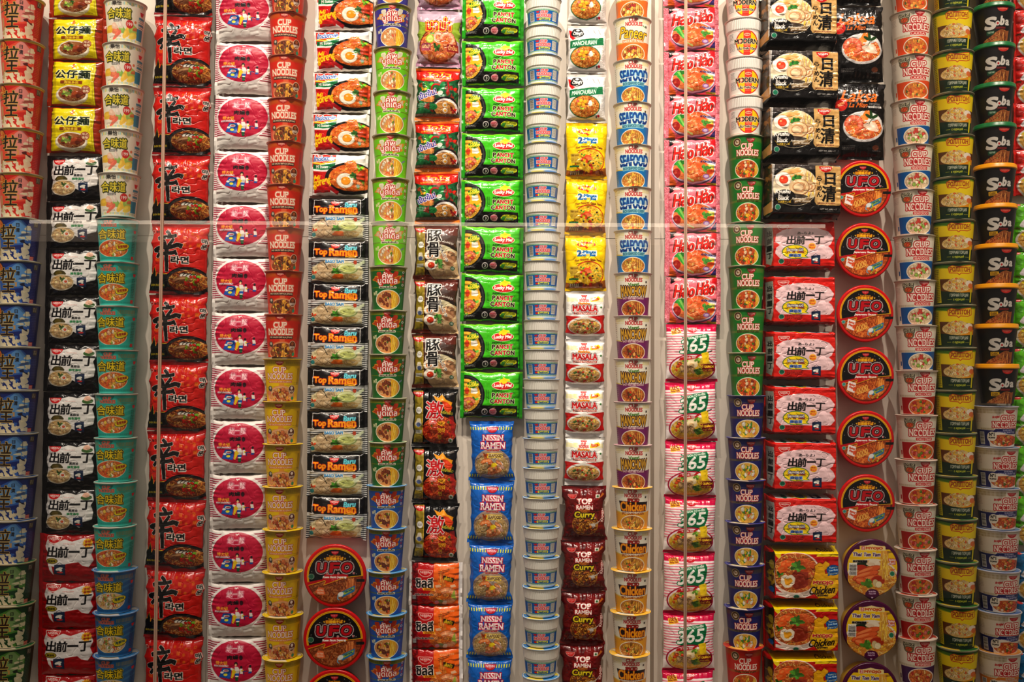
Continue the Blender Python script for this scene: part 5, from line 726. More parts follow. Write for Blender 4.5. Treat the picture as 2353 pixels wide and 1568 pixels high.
SC = bpy.context.scene; COL = SC.collection
def lin(c): return [((v/255.0)/12.92 if v/255.0 <= .04045 else ((v/255.0+.055)/1.055)**2.4) for v in c]+[1.0]
def material(name, rough=.4, vcol=False, color=(200, 200, 200), bump=0, bscale=60, metal=0, spec=.5, coat=0, bdist=.002):
    m = bpy.data.materials.new(name); m.use_nodes = True; nt = m.node_tree; b = nt.nodes['Principled BSDF']
    b.inputs['Roughness'].default_value = rough; b.inputs['Metallic'].default_value = metal; b.inputs['Specular IOR Level'].default_value = spec; b.inputs['Coat Weight'].default_value = coat; b.inputs['Coat Roughness'].default_value = .12
    if vcol:
        a = nt.nodes.new('ShaderNodeVertexColor'); a.layer_name = 'print'; nt.links.new(a.outputs['Color'], b.inputs['Base Color'])
    else: b.inputs['Base Color'].default_value = lin(color)
    if bump:
        g = nt.nodes.new('ShaderNodeNewGeometry'); n = nt.nodes.new('ShaderNodeTexNoise'); n.inputs['Scale'].default_value = bscale; n.inputs['Detail'].default_value = 3; n.inputs['Distortion'].default_value = .8
        p = nt.nodes.new('ShaderNodeBump'); p.inputs['Strength'].default_value = bump; p.inputs['Distance'].default_value = bdist
        nt.links.new(g.outputs['Position'], n.inputs['Vector']); nt.links.new(n.outputs['Fac'], p.inputs['Height']); nt.links.new(p.outputs['Normal'], b.inputs['Normal'])
    return m
M_CARD = material('printed_card', .42, True, spec=.4)
M_FILM = material('printed_film', .22, True, bump=.4, bscale=24, spec=.4, bdist=.004)
M_MATT = material('matt_film', .42, True, bump=.35, bscale=24, spec=.4, bdist=.004)
M_LID = material('foil_lid', .3, True, bump=.1, bscale=90)
M_RIM = material('paper_rim', .5, color=(205, 195, 175))

def grid_mesh(name, P, colr, mat, wrap=False, extra=None, smooth=True):
    "P (ny,nx,3) points, colr (ny,nx,3) 0..255; extra: further (P, col) grids of the same body"
    V, C, Fc, off = [], [], [], 0
    for (Q, K, wr) in [(P, colr, wrap)]+list(extra or []):
        ny, nx = Q.shape[:2]; i = np.arange(ny*nx).reshape(ny, nx)
        if wr: i = np.concatenate([i, i[:, :1]], 1)
        q = np.stack([i[1:, :-1], i[1:, 1:], i[:-1, 1:], i[:-1, :-1]], -1).reshape(-1, 4)+off
        V.append(Q.reshape(-1, 3)); C.append(np.broadcast_to(K, Q.shape).reshape(-1, 3)); Fc.append(q); off += ny*nx
    V = np.concatenate(V); C = np.concatenate(C); Fc = np.concatenate(Fc)
    m = bpy.data.meshes.new(name); m.vertices.add(len(V)); m.vertices.foreach_set('co', V.astype(np.float32).ravel())
    m.loops.add(len(Fc)*4); m.loops.foreach_set('vertex_index', Fc.astype(np.int32).ravel())
    m.polygons.add(len(Fc)); m.polygons.foreach_set('loop_start', np.arange(0, len(Fc)*4, 4, dtype=np.int32)); m.polygons.foreach_set('loop_total', np.full(len(Fc), 4, np.int32))
    m.polygons.foreach_set('use_smooth', np.ones(len(Fc), bool) if smooth else np.zeros(len(Fc), bool))
    m.update(calc_edges=True)
    a = m.color_attributes.new('print', 'BYTE_COLOR', 'POINT'); k = np.ones((len(V), 4), np.float32); k[:, :3] = (np.clip(C, 0, 255)/255)**1.17; a.data.foreach_set('color_srgb', k.ravel())
    m.materials.append(mat); m.validate(); return m
def ob(name, mesh, parent=None):
    o = bpy.data.objects.new(name, mesh); COL.objects.link(o)
    if parent is not None: o.parent = parent
    return o
def lathe(name, prof, col, mat, n=64, rib=None):
    t = np.linspace(0, 2*np.pi, n, endpoint=False); P = np.array([[(r*math.cos(a), r*math.sin(a), z) for a in t] for r, z in prof]); K = np.array([c for c in col], float)[:, None, :] if np.ndim(col) == 2 else np.array(col, float)
    return grid_mesh(name, P[::-1], (np.broadcast_to(K, P.shape)[::-1] if np.ndim(col) == 2 else K), mat, True)

# ---- cups. Canvas drawn for the face turned to -Y (towards the camera).
def cup_meshes(cv, R, r, H, px, rimcol=(205, 195, 172), ribs=None, lidcol=((230, 225, 215), (230, 225, 215)), cap=None, tab=True, round_bottom=0.0, lidx=.5):
    """R top radius of body, r bottom radius, H stacking height, all metres; px one photo pixel in metres"""
    thF = np.radians(np.linspace(-90, 90, 241)); thB = np.radians(np.linspace(90, 270, 26)[1:-1]); th = np.concatenate([thF, thB])
    yy = np.linspace(0.3, 99.7, 166); top = H-(cap*px if cap else 3.2*px); bot = 0.0004
    A, B = np.meshgrid(th, yy); rad = r+(R-r)*(1-B/100.0)
    if round_bottom: rad = rad-(r*round_bottom)*np.clip((B-93)/7.0, 0, 1)**2
    if ribs:
        y1, amp, n, bulge = ribs; w = np.clip((y1-B)/4.0, 0, 1)*np.clip(B/4.0, 0, 1); rad = rad+w*(bulge+amp*(np.abs(np.sin(A*n/2))*2-1))
    Z = bot+(top-bot)*(1-B/100.0)
    P = np.stack([rad*np.sin(A), -rad*np.cos(A), Z], -1)
    deg = np.degrees(A); fold = np.where(deg > 90, 180-deg, deg); fold = np.clip(fold, -89, 89); back = deg > 90
    K = cv.sample(np.where(back, np.where(deg < 180, 88.0, -88.0), fold), B)
    # underside
    rb = rad[-1, 0]; tq = th; base = np.array([[(q*rb*math.sin(a), -q*rb*math.cos(a), bot+(0 if q > .85 else .0025)) for a in tq] for q in (1.0, .86, .8, .0001)])
    body = grid_mesh('cup_body', P, K, M_CARD, True, extra=[(base, np.array((225., 220., 210.)), True)])
    if cap:
        h = cap*px; Rr = R+2.2*px
        prof = [(R*.99, top-.2*px), (Rr, top), (Rr+.6*px, top+h*.25), (Rr, top+h*.32), (Rr-.3*px, top+h*.8), (Rr-2*px, H-.0006), (Rr-5*px, H-.0006), (Rr-6*px, H-1.6*px), (.001, H-1.6*px)]
        return [('cup_body', body), ('plastic_lid', lathe('plastic_lid', prof, lidcol[0], M_CAP))]
    Rr = R+2.2*px
    prof = [(R*.985, top-.6*px), (R+.9*px, top-.4*px), (Rr, top+.2*px), (Rr+.3*px, top+1.4*px), (Rr-.4*px, top+2.5*px), (R+.5*px, top+2.7*px), (R*.98, top+2.2*px)]
    rim = lathe('rim', prof, rimcol, M_RIMV)
    t = np.linspace(0, 2*np.pi, 96, endpoint=False); rr = np.linspace(0.001, 1, 14); a, q = np.meshgrid(t, rr)
    RR = Rr+lidx*px; tb = np.exp(-((np.abs((a-4.9+np.pi) % (2*np.pi)-np.pi))/.16)**2)*(4.0*px if tab else 0)
    rad = q*RR+np.clip((q-.9)/.1, 0, 1)*tb; z = np.full_like(q, H-.0007)-np.clip((q-.93)/.07, 0, 1)*.5*px
    c0, c1 = [np.array(k, float) for k in lidcol]; wob = np.sin(a*3+1)*.5+np.sin(a*7)*.3
    sel = (wob > .15)[..., None]; lc = np.where(sel, c1, c0); lc = np.where((q > .955)[..., None], c0*.4+np.array(rimcol)*.6 if not tab else c0, lc); lc = np.where((q > .93)[..., None], c0, lc)
    lid = grid_mesh('foil_lid', np.stack([rad*np.cos(a), rad*np.sin(a), z], -1)[::-1], lc[::-1], M_LID, True)
    return [('cup_body', body), ('rim', rim), ('foil_lid', lid)]
M_RIMV = material('paper_rim_printed', .5, True)
M_CAP = material('plastic_cap', .32, True, spec=.5)

def noise1(n, step, rs): k = rs.normal(size=max(3, int(n/step)+3)); return np.interp(np.linspace(0, len(k)-1.001, n), np.arange(len(k)), k)
def noise2(ny, nx, sy, sx, rs):
    a = rs.normal(size=(max(3, int(ny/sy)+2), max(3, int(nx/sx)+2)))
    def cub(v, n):
        x = np.linspace(0, v.shape[0]-1.001, n); i = x.astype(int); f = x-i; f = f*f*(3-2*f); return v[i]*(1-f)[:, None]+v[i+1]*f[:, None]
    return cub(cub(a, ny).T, nx).T
def ease(x, p): return np.clip(1-np.abs(x)**p, 0, 1)**(1/1.7)
def pack_meshes(cv, W, H, T, px, seal='tb', sw=6, flare=.05, wr=1.0, mat=None, box=None, seed=1, jag=False):
    """W,H in drawing px; T thickness in px; seal 'tb' or 'lr' of width sw; box=(mx,my) wraps of a thick bag. Front towards -Y, back at y=0."""
    mat = mat or M_FILM; rs = np.random.RandomState(seed); k = 1.35
    x0, x1 = (sw, W-sw) if seal == 'lr' else (0, W); y0, y1 = (sw, H-sw) if seal == 'tb' else (0, H)
    nx, ny = int((x1-x0)*k), int((y1-y0)*k); xs = np.linspace(x0, x1, nx); ys = np.linspace(y0, y1, ny); X, Y = np.meshgrid(xs, ys)
    u = (X-(x0+x1)/2)/((x1-x0)/2); v = (Y-(y0+y1)/2)/((y1-y0)/2)
    if box:
        mx, my = box; hx = ease(np.clip((np.maximum(x0+mx-X, 0)/mx), 0, 1), 2.2)*ease(np.clip(np.maximum(X-(x1-9), 0)/9, 0, 1), 2); hy = ease(np.clip(np.maximum(y0+my-Y, 0)/my, 0, 1), 2.2)*ease(np.clip(np.maximum(Y-(y1-my), 0)/my, 0, 1), 2.2)
        px_ = np.where(X < x0+mx, x0+mx-(x0+mx-X)*.32, X); py_ = np.where(Y < y0+my, y0+my-(y0+my-Y)*.6, np.where(Y > y1-my, y1-my+(Y-y1+my)*.6, Y)); d = hx*hy*(.93+.07*ease(u, 2)*ease(v, 2))
        zf = T*d; zb = np.zeros_like(d); mid = 0
        xc = (x0+mx*.68+x1)/2; px_ = (px_-xc); py_ = py_-H/2
    else:
        p = 3.2; hx = ease(u, p if seal == 'tb' else 2.8); hy = ease(v, p if seal == 'lr' else 2.8); d = hx*hy
        zf = T/2+T/2*d; zb = T/2-T/2*d*.92
        if seal == 'tb': px_ = (X-W/2)*(1-flare*ease(v, 2)); py_ = Y-H/2
        else: py_ = (Y-H/2)*(1-flare*ease(u, 2)); px_ = X-W/2
    # creases: radial folds running in from the seals, and soft dents
    if seal == 'tb': e = np.minimum(Y-y0, y1-Y); a = noise1(nx, 5*k, rs)[None, :]*(v < 0)+noise1(nx, 5*k, rs)[None, :]*(v >= 0); side = hx
    else: e = np.minimum(X-x0, x1-X); a = noise1(ny, 5*k, rs)[:, None]*(u < 0)+noise1(ny, 5*k, rs)[:, None]*(u >= 0); side = hy
    fold = a*np.exp(-e/13.0)*np.clip(e/3.0, 0, 1)*1.5*wr*side
    n2 = noise2(ny, nx, 16, 16, rs)*.75+noise2(ny, nx, 7, 9, rs)*.25; dent = n2*.75*wr*np.clip(d*1.6, 0, 1)
    cr = np.abs(noise2(ny, nx, 20, 24, rs)); crease = -np.exp(-(cr/.09)**2)*.8*wr*d
    zf = zf+fold+dent+crease
    if seal == 'tb': ew = noise1(ny, 14, rs)[:, None]*1.0*wr*np.abs(u)**4; px_ = px_+ew*np.sign(u)
    else: ew = noise1(nx, 14, rs)[None, :]*1.0*wr*np.abs(v)**4; py_ = py_+ew*np.sign(v)
    to = lambda a, b, c: np.stack([a*px, -c*px, -b*px], -1)
    K = cv.sample(X, Y); Fp = to(px_, py_, zf); Bp = to(px_, py_, np.minimum(zb, zf-.3)); s = 6
    ii = np.unique(np.r_[0:ny:s, ny-1]); jj = np.unique(np.r_[0:nx:s, nx-1]); Bq = Bp[np.ix_(ii, jj)][:, ::-1]
    bc = K[::s*3, ::s*3].reshape(-1, 3).mean(0)*.8
    ex = [(Bq, bc, False)]
    if not box or True:
        # close the outline between front and back
        per_f = np.concatenate([Fp[0, :], Fp[1:, -1], Fp[-1, ::-1][1:], Fp[::-1, 0][1:]]); per_b = np.concatenate([Bp[0, :], Bp[1:, -1], Bp[-1, ::-1][1:], Bp[::-1, 0][1:]]); per_k = np.concatenate([K[0, :], K[1:, -1], K[-1, ::-1][1:], K[::-1, 0][1:]])
        ex.append((np.stack([per_f, per_b]), np.stack([per_k, per_k]), False))
    out = [('pouch', grid_mesh('pouch', Fp, K, mat, False, extra=ex))]
    # sealed strips
    for side_ in (0, 1):
        m = 8; L = nx if seal == 'tb' else ny; tt = np.linspace(0, 1, m)
        zm = T/2 if not box else T*.12
        curve = noise1(L, 16, rs)*1.3*wr+rs.normal()*.4; jg = (np.abs(((np.arange(L)/k) % 2.4)-1.2)*.9) if jag else np.zeros(L)
        S = np.empty((m, L, 3)); Kc = np.empty((m, L, 3))
        for i, t in enumerate(tt):
            if seal == 'tb':
                base = px_[0 if side_ == 0 else -1]; bx = base*(1+.012*t); e_ = -1 if side_ == 0 else 1
                by = (y0 if side_ == 0 else y1)-H/2+e_*(sw*t+(jg*t)-.8*(1-t)); cy = (sw*(1-t) if side_ == 0 else H-sw*(1-t)); Kc[i] = cv.sample(xs, np.full(L, cy)); zz = zm+curve*t+(.35 if i % 2 else 0)
                S[i] = to(bx, by, zz)
            else:
                base = py_[:, 0 if side_ == 0 else -1]; by = base*(1+.012*t); e_ = -1 if side_ == 0 else 1
                x_edge = (px_[:, 0] if side_ == 0 else px_[:, -1]); bx = x_edge+e_*(sw*t+(jg*t)-.8*(1-t)); cx = (sw*(1-t) if side_ == 0 else W-sw*(1-t)); Kc[i] = cv.sample(np.full(L, cx), ys); zz = zm+curve*t+(.35 if i % 2 else 0)
                S[i] = to(bx, by, zz)
        B2 = S.copy(); B2[..., 1] += .8*px
        flip = (seal == 'tb') == (side_ == 1)
        Sf = S if flip else S[::-1]; Kf = Kc if flip else Kc[::-1]; Bf = B2[::-1] if flip else B2
        out.append(('crimped_seal', grid_mesh('crimped_seal', Sf, Kf, mat, False, extra=[(Bf, bc, False)])))
    return out

def bowl_meshes(cv, R, D, side, under, tab=False, px=.00103):
    "lid disc facing the camera (-Y) at y=-D, bowl tapering back to the wall at y=0"
    rr = np.sin(np.linspace(0.002, np.pi/2, 72)); t = np.linspace(0, 2*np.pi, 300, endpoint=False); a, q = np.meshgrid(t, rr)
    tb = (np.exp(-((np.abs((a+np.pi/2+np.pi) % (2*np.pi)-np.pi))/.2)**2)*(.13 if tab else 0))*np.clip((q-.8)/.2, 0, 1)
    x = q*(1+tb)*np.cos(a); z = q*(1+tb)*np.sin(a); y = -D-.0012*(1-q**2)+np.clip((q-.955)/.045, 0, 1)**2*.0035
    K = cv.sample(q*50*np.cos(a)*.998, -q*50*np.sin(a)*.998)
    lid = grid_mesh('printed_lid', np.stack([x*R, y, z*R], -1)[::-1], K[::-1], M_FILM, True)
    pr = [(R*.995, -D+.004), (R*.97, -D+.010), (R*.93, -D+.012), (R*.9, -D*.6), (R*.8, -D*.15), (R*.74, -.001), (.001, -.001)]
    kc = [under, side, side, side, side, side, side]
    P = np.array([[(r*math.cos(b), y_, r*math.sin(b)) for b in np.linspace(0, 2*np.pi, 96, endpoint=False)] for r, y_ in pr])
    bowl = grid_mesh('bowl_body', P, np.broadcast_to(np.array(kc, float)[:, None, :], P.shape), M_CARD, True)
    return [('bowl_body', bowl), ('printed_lid', lid)]

# ---------------------------------------------------------------- placing things
ORD = ['topmost', 'second', 'third', 'fourth', 'fifth', 'sixth', 'seventh', 'eighth', 'ninth', 'tenth', 'eleventh', 'twelfth', 'thirteenth', 'fourteenth', 'fifteenth', 'sixteenth', 'seventeenth', 'eighteenth', 'nineteenth', 'twentieth', 'twenty-first', 'twenty-second', 'twenty-third', 'twenty-fourth']
def ordl(i, n):
    if i == 0: return 'topmost'
    if i == n-1: return 'lowest'
    return ORD[i]+' from the top'
RNG = random.Random(11)
def place(name, cat, meshes, pts, desc, group, part_labels=None):
    "pts: [(location, rotation, scale)] from the top down; the first is the original, the others copies of it and of its parts"
    n = len(pts); src = None
    for i, (loc, rot, sc) in enumerate(pts):
        if src is None:
            root = bpy.data.objects.new(name, None); COL.objects.link(root); root.empty_display_size = .02; kids = [ob(nm, me, root) for nm, me in meshes]; src = root
            for k in kids:
                if part_labels and k.name.split('.')[0] in part_labels: k['label'] = part_labels[k.name.split('.')[0]]
        else:
            root = src.copy(); COL.objects.link(root)
            for ch in list(src.children):
                c = ch.copy(); c.parent = root; COL.objects.link(c)
        root.location = loc; root.rotation_euler = rot; root.scale = (sc, sc, sc) if np.ndim(sc) == 0 else sc
        root['category'] = cat; root['group'] = group
        root['label'] = desc % ordl(i, n) if n > 1 else desc % 'only'
def face(x, Y): return math.atan2(-x, Y)     # turn that shows the printed front to the camera
def cups(cv, xs, ys, wtop, wbot, pitch, desc, group, turn=0.0, name='noodle_cup', **kw):
    "xs=(x first,x last), ys=(rim y first, last), n from the pitch; widths in photo px of the body"
    n = int(round((ys[1]-ys[0])/pitch))+1 if ys[1] != ys[0] else 1
    R0 = wtop/2*mpp(2.36); Ya = WALL-.006-R0-4*mpp(2.36); px = mpp(Ya); R = wtop/2*px; r = wbot/2*px; H = abs(pitch)*px
    me = cup_meshes(cv, R, r, H, px, **kw); P = []
    for i in range(n):
        t = i/(n-1) if n > 1 else 0; x = xs[0]+(xs[1]-xs[0])*t; y = ys[0]+(ys[1]-ys[0])*t
        top = at(x, y, Ya-R)[2]; c = at(x, y+pitch*.5, Ya); jx = RNG.uniform(-.0007, .0007)
        P.append(((c[0]+jx, Ya, top-H), (0, 0, face(c[0], Ya)+math.radians(turn+RNG.uniform(-2.0, 2.0))), 1))
    # stacked: each stands on the one below
    if n > 1:
        z = [p[0][2] for p in P]; a, b = np.polyfit(range(n), z, 1); hh = -a
        s = hh/H; P = [((p[0][0], p[0][1], b+a*i), p[1], (1, 1, s)) for i, p in enumerate(P)]
    place(name, 'noodle cup', me, P, desc, group)
def packs(cv, W, H, T, seal, xs, ys, tops, desc, group, off=0.0, name='noodle_packet', tilt=1.7, seed=1, sx=1.0, lean=0.0, **kw):
    "ys: top edges in the photo, one per packet; xs=(centre x first, last); W,H drawn size; tops unused"
    Yf = WALL-off-T*mpp(2.4)*.75; px = mpp(Yf); me = pack_meshes(cv, W, H, T, px, seal, seed=seed, **kw); n = len(ys)-1; P = []
    for i in range(n):
        t = i/(n-1) if n > 1 else 0; x = xs[0]+(xs[1]-xs[0])*t; yc = (ys[i]+ys[i+1])/2; c = at(x, yc, Yf); hs = (ys[i+1]-ys[i])/H*.995
        P.append(((c[0], WALL-.002-off, c[2]), (RNG.uniform(-.006, .006)+lean, math.radians(RNG.uniform(-tilt, tilt)), 0), (sx, 1, hs)))
    place(name, 'noodle packet', me, P, desc, group)
def bowls(cv, R, pts, desc, group, side, under, D=62, tab=False):
    Yf = WALL-D*mpp(2.36); px = mpp(Yf); me = bowl_meshes(cv, R*px, D*px, side, under, tab, px); P = []
    for (x, y) in pts: c = at(x, y, Yf); P.append(((c[0], WALL-.001, c[2]), (0, math.radians(RNG.uniform(-1.5, 1.5)), 0), 1))
    place('noodle_bowl', 'noodle bowl', me, P, desc, group)
# ---------------------------------------------------------------- the columns, from one side of the wall to the other
def ylin(a, b, n): return list(np.linspace(a, b, n+1))
WL = ((238, 235, 225), (238, 235, 225))
# column 1
cups(d_king('red'), (51, 47), (-16, 394), 93, 76, 102.5, 'red noodle cup with black brush characters, %s of five', 'red brush-character cups', rimcol=(205, 190, 150), lidcol=((215, 60, 40), (235, 230, 215)))
cups(d_king('blue'), (44, 32), (495, 1196), 93, 76, 100.2, 'dark blue noodle cup with black brush characters, %s of eight', 'blue brush-character cups', rimcol=(205, 195, 165), lidcol=((70, 120, 190), (235, 230, 215)))
cups(d_king('green'), (30, 26), (1294, 1490), 93, 76, 98, 'dark green noodle cup with black brush characters, %s of three', 'green brush-character cups', rimcol=(200, 180, 140), lidcol=((50, 140, 80), (235, 225, 200)))
# column 2
packs(d_doll(), 135, 108, 34, 'lr', (178, 172), [-62, 40, 139, 245, 352], 0, 'yellow packet with bronze foil ends and soup bowl, %s of four', 'yellow and bronze foil packets', seed=2, sw=9, flare=.02)
packs(d_demae_black(), 138, 112, 34, 'lr', (174, 162), [355, 462, 570, 680, 790, 901, 1013, 1123, 1228], 0, 'black packet with white label and egg bowl, %s of eight', 'black packets beside the teal cups', seed=3, sw=8, flare=.03)
packs(d_demae_red(), 140, 110, 34, 'lr', (158, 154), [1229, 1339, 1446, 1553, 1660], 0, 'dark red packet with white wavy label, %s of four', 'red wavy-label packets', seed=4, sw=8, flare=.03)
# column 3
cups(d_white_seafood(), (289, 274), (-6, 394), 90, 73, 100, 'white noodle cup with yellow characters and a 199 badge, %s of five', 'white 199-badge cups', lidcol=WL, rimcol=(215, 205, 190))
cups(d_teal('teal'), (271, 264), (496, 1210), 90, 73, 102, 'teal noodle cup with yellow characters, %s of eight', 'teal cups', lidcol=((90, 200, 185), (225, 220, 210)), rimcol=(215, 205, 190))
cups(d_teal('blue'), (264, 266), (1311, 1511), 90, 73, 100, 'ocean blue cup with yellow characters, %s under the teal cups', 'ocean blue cups', lidcol=((60, 140, 200), (230, 225, 215)), rimcol=(190, 200, 210), lidx=2.6)
# column 4
packs(d_shin(), 134, 154, 42, 'tb', (420, 396), [-118, 34, 198, 355, 512, 676, 832, 991, 1149, 1308, 1467, 1625], 0, 'tall red packet with one huge black character, %s in its column', 'red huge-character packets', seed=5, sw=7, flare=.06, wr=1.25)
# column 5
packs(d_oval(), 138, 120, 36, 'lr', (563, 545), [-28, 96, 218, 345, 467, 592, 717, 841, 966, 1091, 1218, 1341, 1466, 1592], 0, 'white striped noodle packet with crimson oval, %s in its column', 'white packets with crimson ovals', seed=6, sw=6, flare=.03, mat=M_MATT)
# column 6
cups(d_kaldu('red'), (662, 651), (-76, 719), 82, 66, 99.4, 'bright red noodle cup with fried topping picture, %s of nine', 'bright red cups', lidcol=((215, 60, 40), (230, 220, 210)), rimcol=(200, 120, 95))
cups(d_kaldu('yellow'), (649, 649), (821, 1516), 82, 66, 99.3, 'bright yellow noodle cup with brown bean-like topping, %s of eight', 'bright yellow cups', lidcol=((240, 210, 30), (238, 225, 205)), rimcol=(215, 185, 40), lidx=2.6)
# column 7
packs(d_goreng(), 134, 95, 30, 'lr', (790, 778), [-26, 70, 165, 260, 353, 452], 0, 'white packet with fried egg on orange noodles, %s of five', 'fried egg packets', seed=7, sw=6, flare=.035)
packs(d_topramen(), 138, 99, 30, 'lr', (777, 773), ylin(454, 1239, 8), 0, 'black packet with striped white ends and meatballs, %s of eight', 'black striped meatball packets', seed=8, sw=6, flare=.03)
bowls(d_ufo('indo'), 72, [(770, 1324), (769, 1469), (769, 1612)], 'red rimmed round bowl lid with dark fried noodles, %s of three', 'red round bowls under striped packets', (180, 15, 22), (200, 20, 25))
# column 8
cups(d_thai('purple'), (902.5, 902), (-94, 6), 83, 68, 100, 'purple noodle cup with squid and noodle bowl, %s of two', 'purple cups', rimcol=(205, 195, 165), lidcol=WL)
cups(d_thai('lime'), (902, 895), (104, 506), 83, 68, 100.5, 'lime green noodle cup with white splash lettering, %s of five', 'lime green cups', rimcol=(205, 195, 165), lidcol=((150, 210, 90), (230, 225, 205)))
cups(d_thai('green'), (892, 890), (608, 1015), 83, 68, 101.8, 'dark green noodle cup with red meat chunks, %s of five', 'dark green cups', rimcol=(205, 198, 170), lidcol=((70, 160, 110), (232, 225, 195)))
cups(d_thai('blue'), (889, 888), (1115, 1513), 83, 68, 99.5, 'royal blue noodle cup with red splash lettering, %s of five', 'royal blue cups', rimcol=(190, 205, 215), lidcol=((60, 150, 210), (215, 200, 130)), lidx=2.6)
# column 9
packs(d_mama(), 104, 121, 36, 'tb', (1008, 1008), [-104, 22, 154], 0, 'pink foil packet with prawn noodle picture, %s of two', 'pink foil prawn packets', seed=9, sw=7, flare=.08, wr=1.3)
packs(d_waiwai(), 104, 122, 36, 'tb', (1005, 1003), [156, 278, 394, 514], 0, 'red and green packet with orange ribbed ends and chillies, %s of three', 'red and green packets', seed=10, sw=7, flare=.09, wr=1.2, jag=True)
packs(d_tonkotsu(), 104, 126, 36, 'tb', (1002, 999), [516, 641, 767, 891], 0, 'brown packet with gold strip and halved eggs, %s of three', 'brown packets with halved eggs', seed=11, sw=6, flare=.08, wr=1.2)
packs(d_geki(), 104, 130, 36, 'tb', (998, 1000), [894, 1028, 1157, 1290], 0, 'black packet with red character over fiery noodles, %s of three', 'black fiery packets', seed=12, sw=6, flare=.08, wr=1.2)
packs(d_chilli(), 121, 102, 30, 'lr', (1001, 1002), [1293, 1392, 1492, 1592], 0, 'red and orange packet with prawn and chillies, %s of three', 'red and orange prawn packets', seed=13, sw=6, flare=.04)
# column 10
packs(d_lucky(), 142, 107, 34, 'lr', (1133, 1129), [-19, 90, 198, 304, 411, 519, 628, 742, 853, 963], 0, 'bright green packet with black wok of noodles, %s of nine', 'bright green packets', seed=14, sw=6, flare=.045, jag=True)
packs(d_nissinblue(), 105, 134, 38, 'tb', (1130, 1124), [968, 1105, 1249, 1386, 1514, 1650], 0, 'blue packet with yellow ticks and seafood noodles, %s of five', 'blue seafood packets', seed=15, sw=7, flare=.12, wr=1.2)
# column 11
cups(d_small(), (1247.5, 1242), (-17, 1557), 79, 66, 68.45, 'small white tub with blue label, %s in the stack beside green packets', 'small white tubs', ribs=(37, .00035, 58, .0014), rimcol=(222, 216, 205), lidcol=((60, 145, 205), (235, 215, 90)), tab=False, round_bottom=.1, lidx=1.6)
# column 12
packs(d_manchurian(), 92, 113, 34, 'tb', (1351, 1348), [-58, 56, 168, 282], 0, 'white foil packet with green banner and noodle disc, %s of three', 'green banner packets', seed=16, sw=6, flare=.05, wr=1.1)
packs(d_maggi(), 96, 132, 36, 'tb', (1348, 1346), [281, 411, 540, 669], 0, 'yellow packet with noodles and small tomatoes, %s of three', 'yellow noodle packets', seed=17, sw=6, flare=.075, wr=1.2, jag=True)
packs(d_masala(), 90, 113, 34, 'tb', (1345, 1343), [669, 780, 891, 1004, 1116], 0, 'white and red packet with oval noodle dish, %s of four', 'white and red packets', seed=18, sw=7, flare=.04, wr=1.1, jag=True)
packs(d_curry(), 102, 122, 36, 'tb', (1343, 1338), [1118, 1242, 1359, 1481, 1602], 0, 'dark maroon packet with yellow lettering and fork, %s of four', 'maroon packets', seed=19, sw=6, flare=.11, wr=1.5)
# column 13
cups(d_india('paneer'), (1452, 1452.5), (-62, 36), 83, 68, 98, 'cream cup with orange lower half and yellow lettering, %s of two', 'cream and orange cups', rimcol=(205, 195, 178), lidcol=WL)
cups(d_india('seafood'), (1453, 1454), (133, 525), 83, 68, 98, 'cream cup with blue lettering and blue lower half, %s of five', 'cream and blue cups', rimcol=(205, 195, 178), lidcol=WL)
cups(d_india('manchow'), (1454, 1454), (623, 1022), 83, 68, 99.6, 'cream cup with purple lower half, %s of five', 'cream and purple cups', rimcol=(200, 185, 175), lidcol=((215, 150, 175), (230, 220, 210)))
cups(d_india('chicken'), (1453, 1447), (1119, 1507), 83, 68, 97, 'cream cup with golden yellow lower half, %s of five', 'cream and golden cups', rimcol=(215, 190, 120), lidcol=((245, 195, 50), (238, 230, 210)), lidx=2.6)
# column 14
packs(d_haohao(), 128, 102, 30, 'lr', (1589, 1593), [-86, 15, 116, 218, 319, 427, 534, 637, 744], 0, 'pink packet with bold red lettering and prawn, %s of eight', 'pink prawn packets', seed=20, sw=9, flare=.02)
packs(d_365(), 119, 134, 36, 'tb', (1590, 1582), [745, 878, 1016, 1144, 1273, 1411, 1543, 1678], 0, 'pink striped packet with green blob and white numerals, %s of seven', 'pink striped packets', seed=21, sw=6, flare=.045, wr=1.0)
# column 15
cups(d_modern(), (1707, 1713), (-52, 217), 81, 66, 89.7, 'white ribbed cup with round red and yellow emblem, %s of four', 'round emblem cups', ribs=(31, .0004, 60, .0012), rimcol=(222, 214, 205), lidcol=WL, tab=False)
cups(d_viet('green'), (1713, 1716), (306, 808), 81, 66, 100.4, 'leaf green cup with gold band and vegetable bowl, %s of six', 'leaf green cups', rimcol=(190, 190, 160), lidcol=((60, 150, 80), (230, 225, 210)))
cups(d_viet('purple'), (1715, 1710), (906, 1398), 81, 66, 98.4, 'navy cup with gold band and diced vegetables, %s of six', 'navy cups', rimcol=(110, 110, 170), lidcol=((50, 50, 130), (235, 220, 180)), lidx=2.6)
cups(d_viet('red'), (1709, 1709), (1493, 1493), 81, 66, 98, 'red cup with gold band, %s one, under the navy cups', 'red cup under the navy cups', rimcol=(200, 90, 70), lidcol=((205, 50, 35), (235, 190, 90)), lidx=2.6)
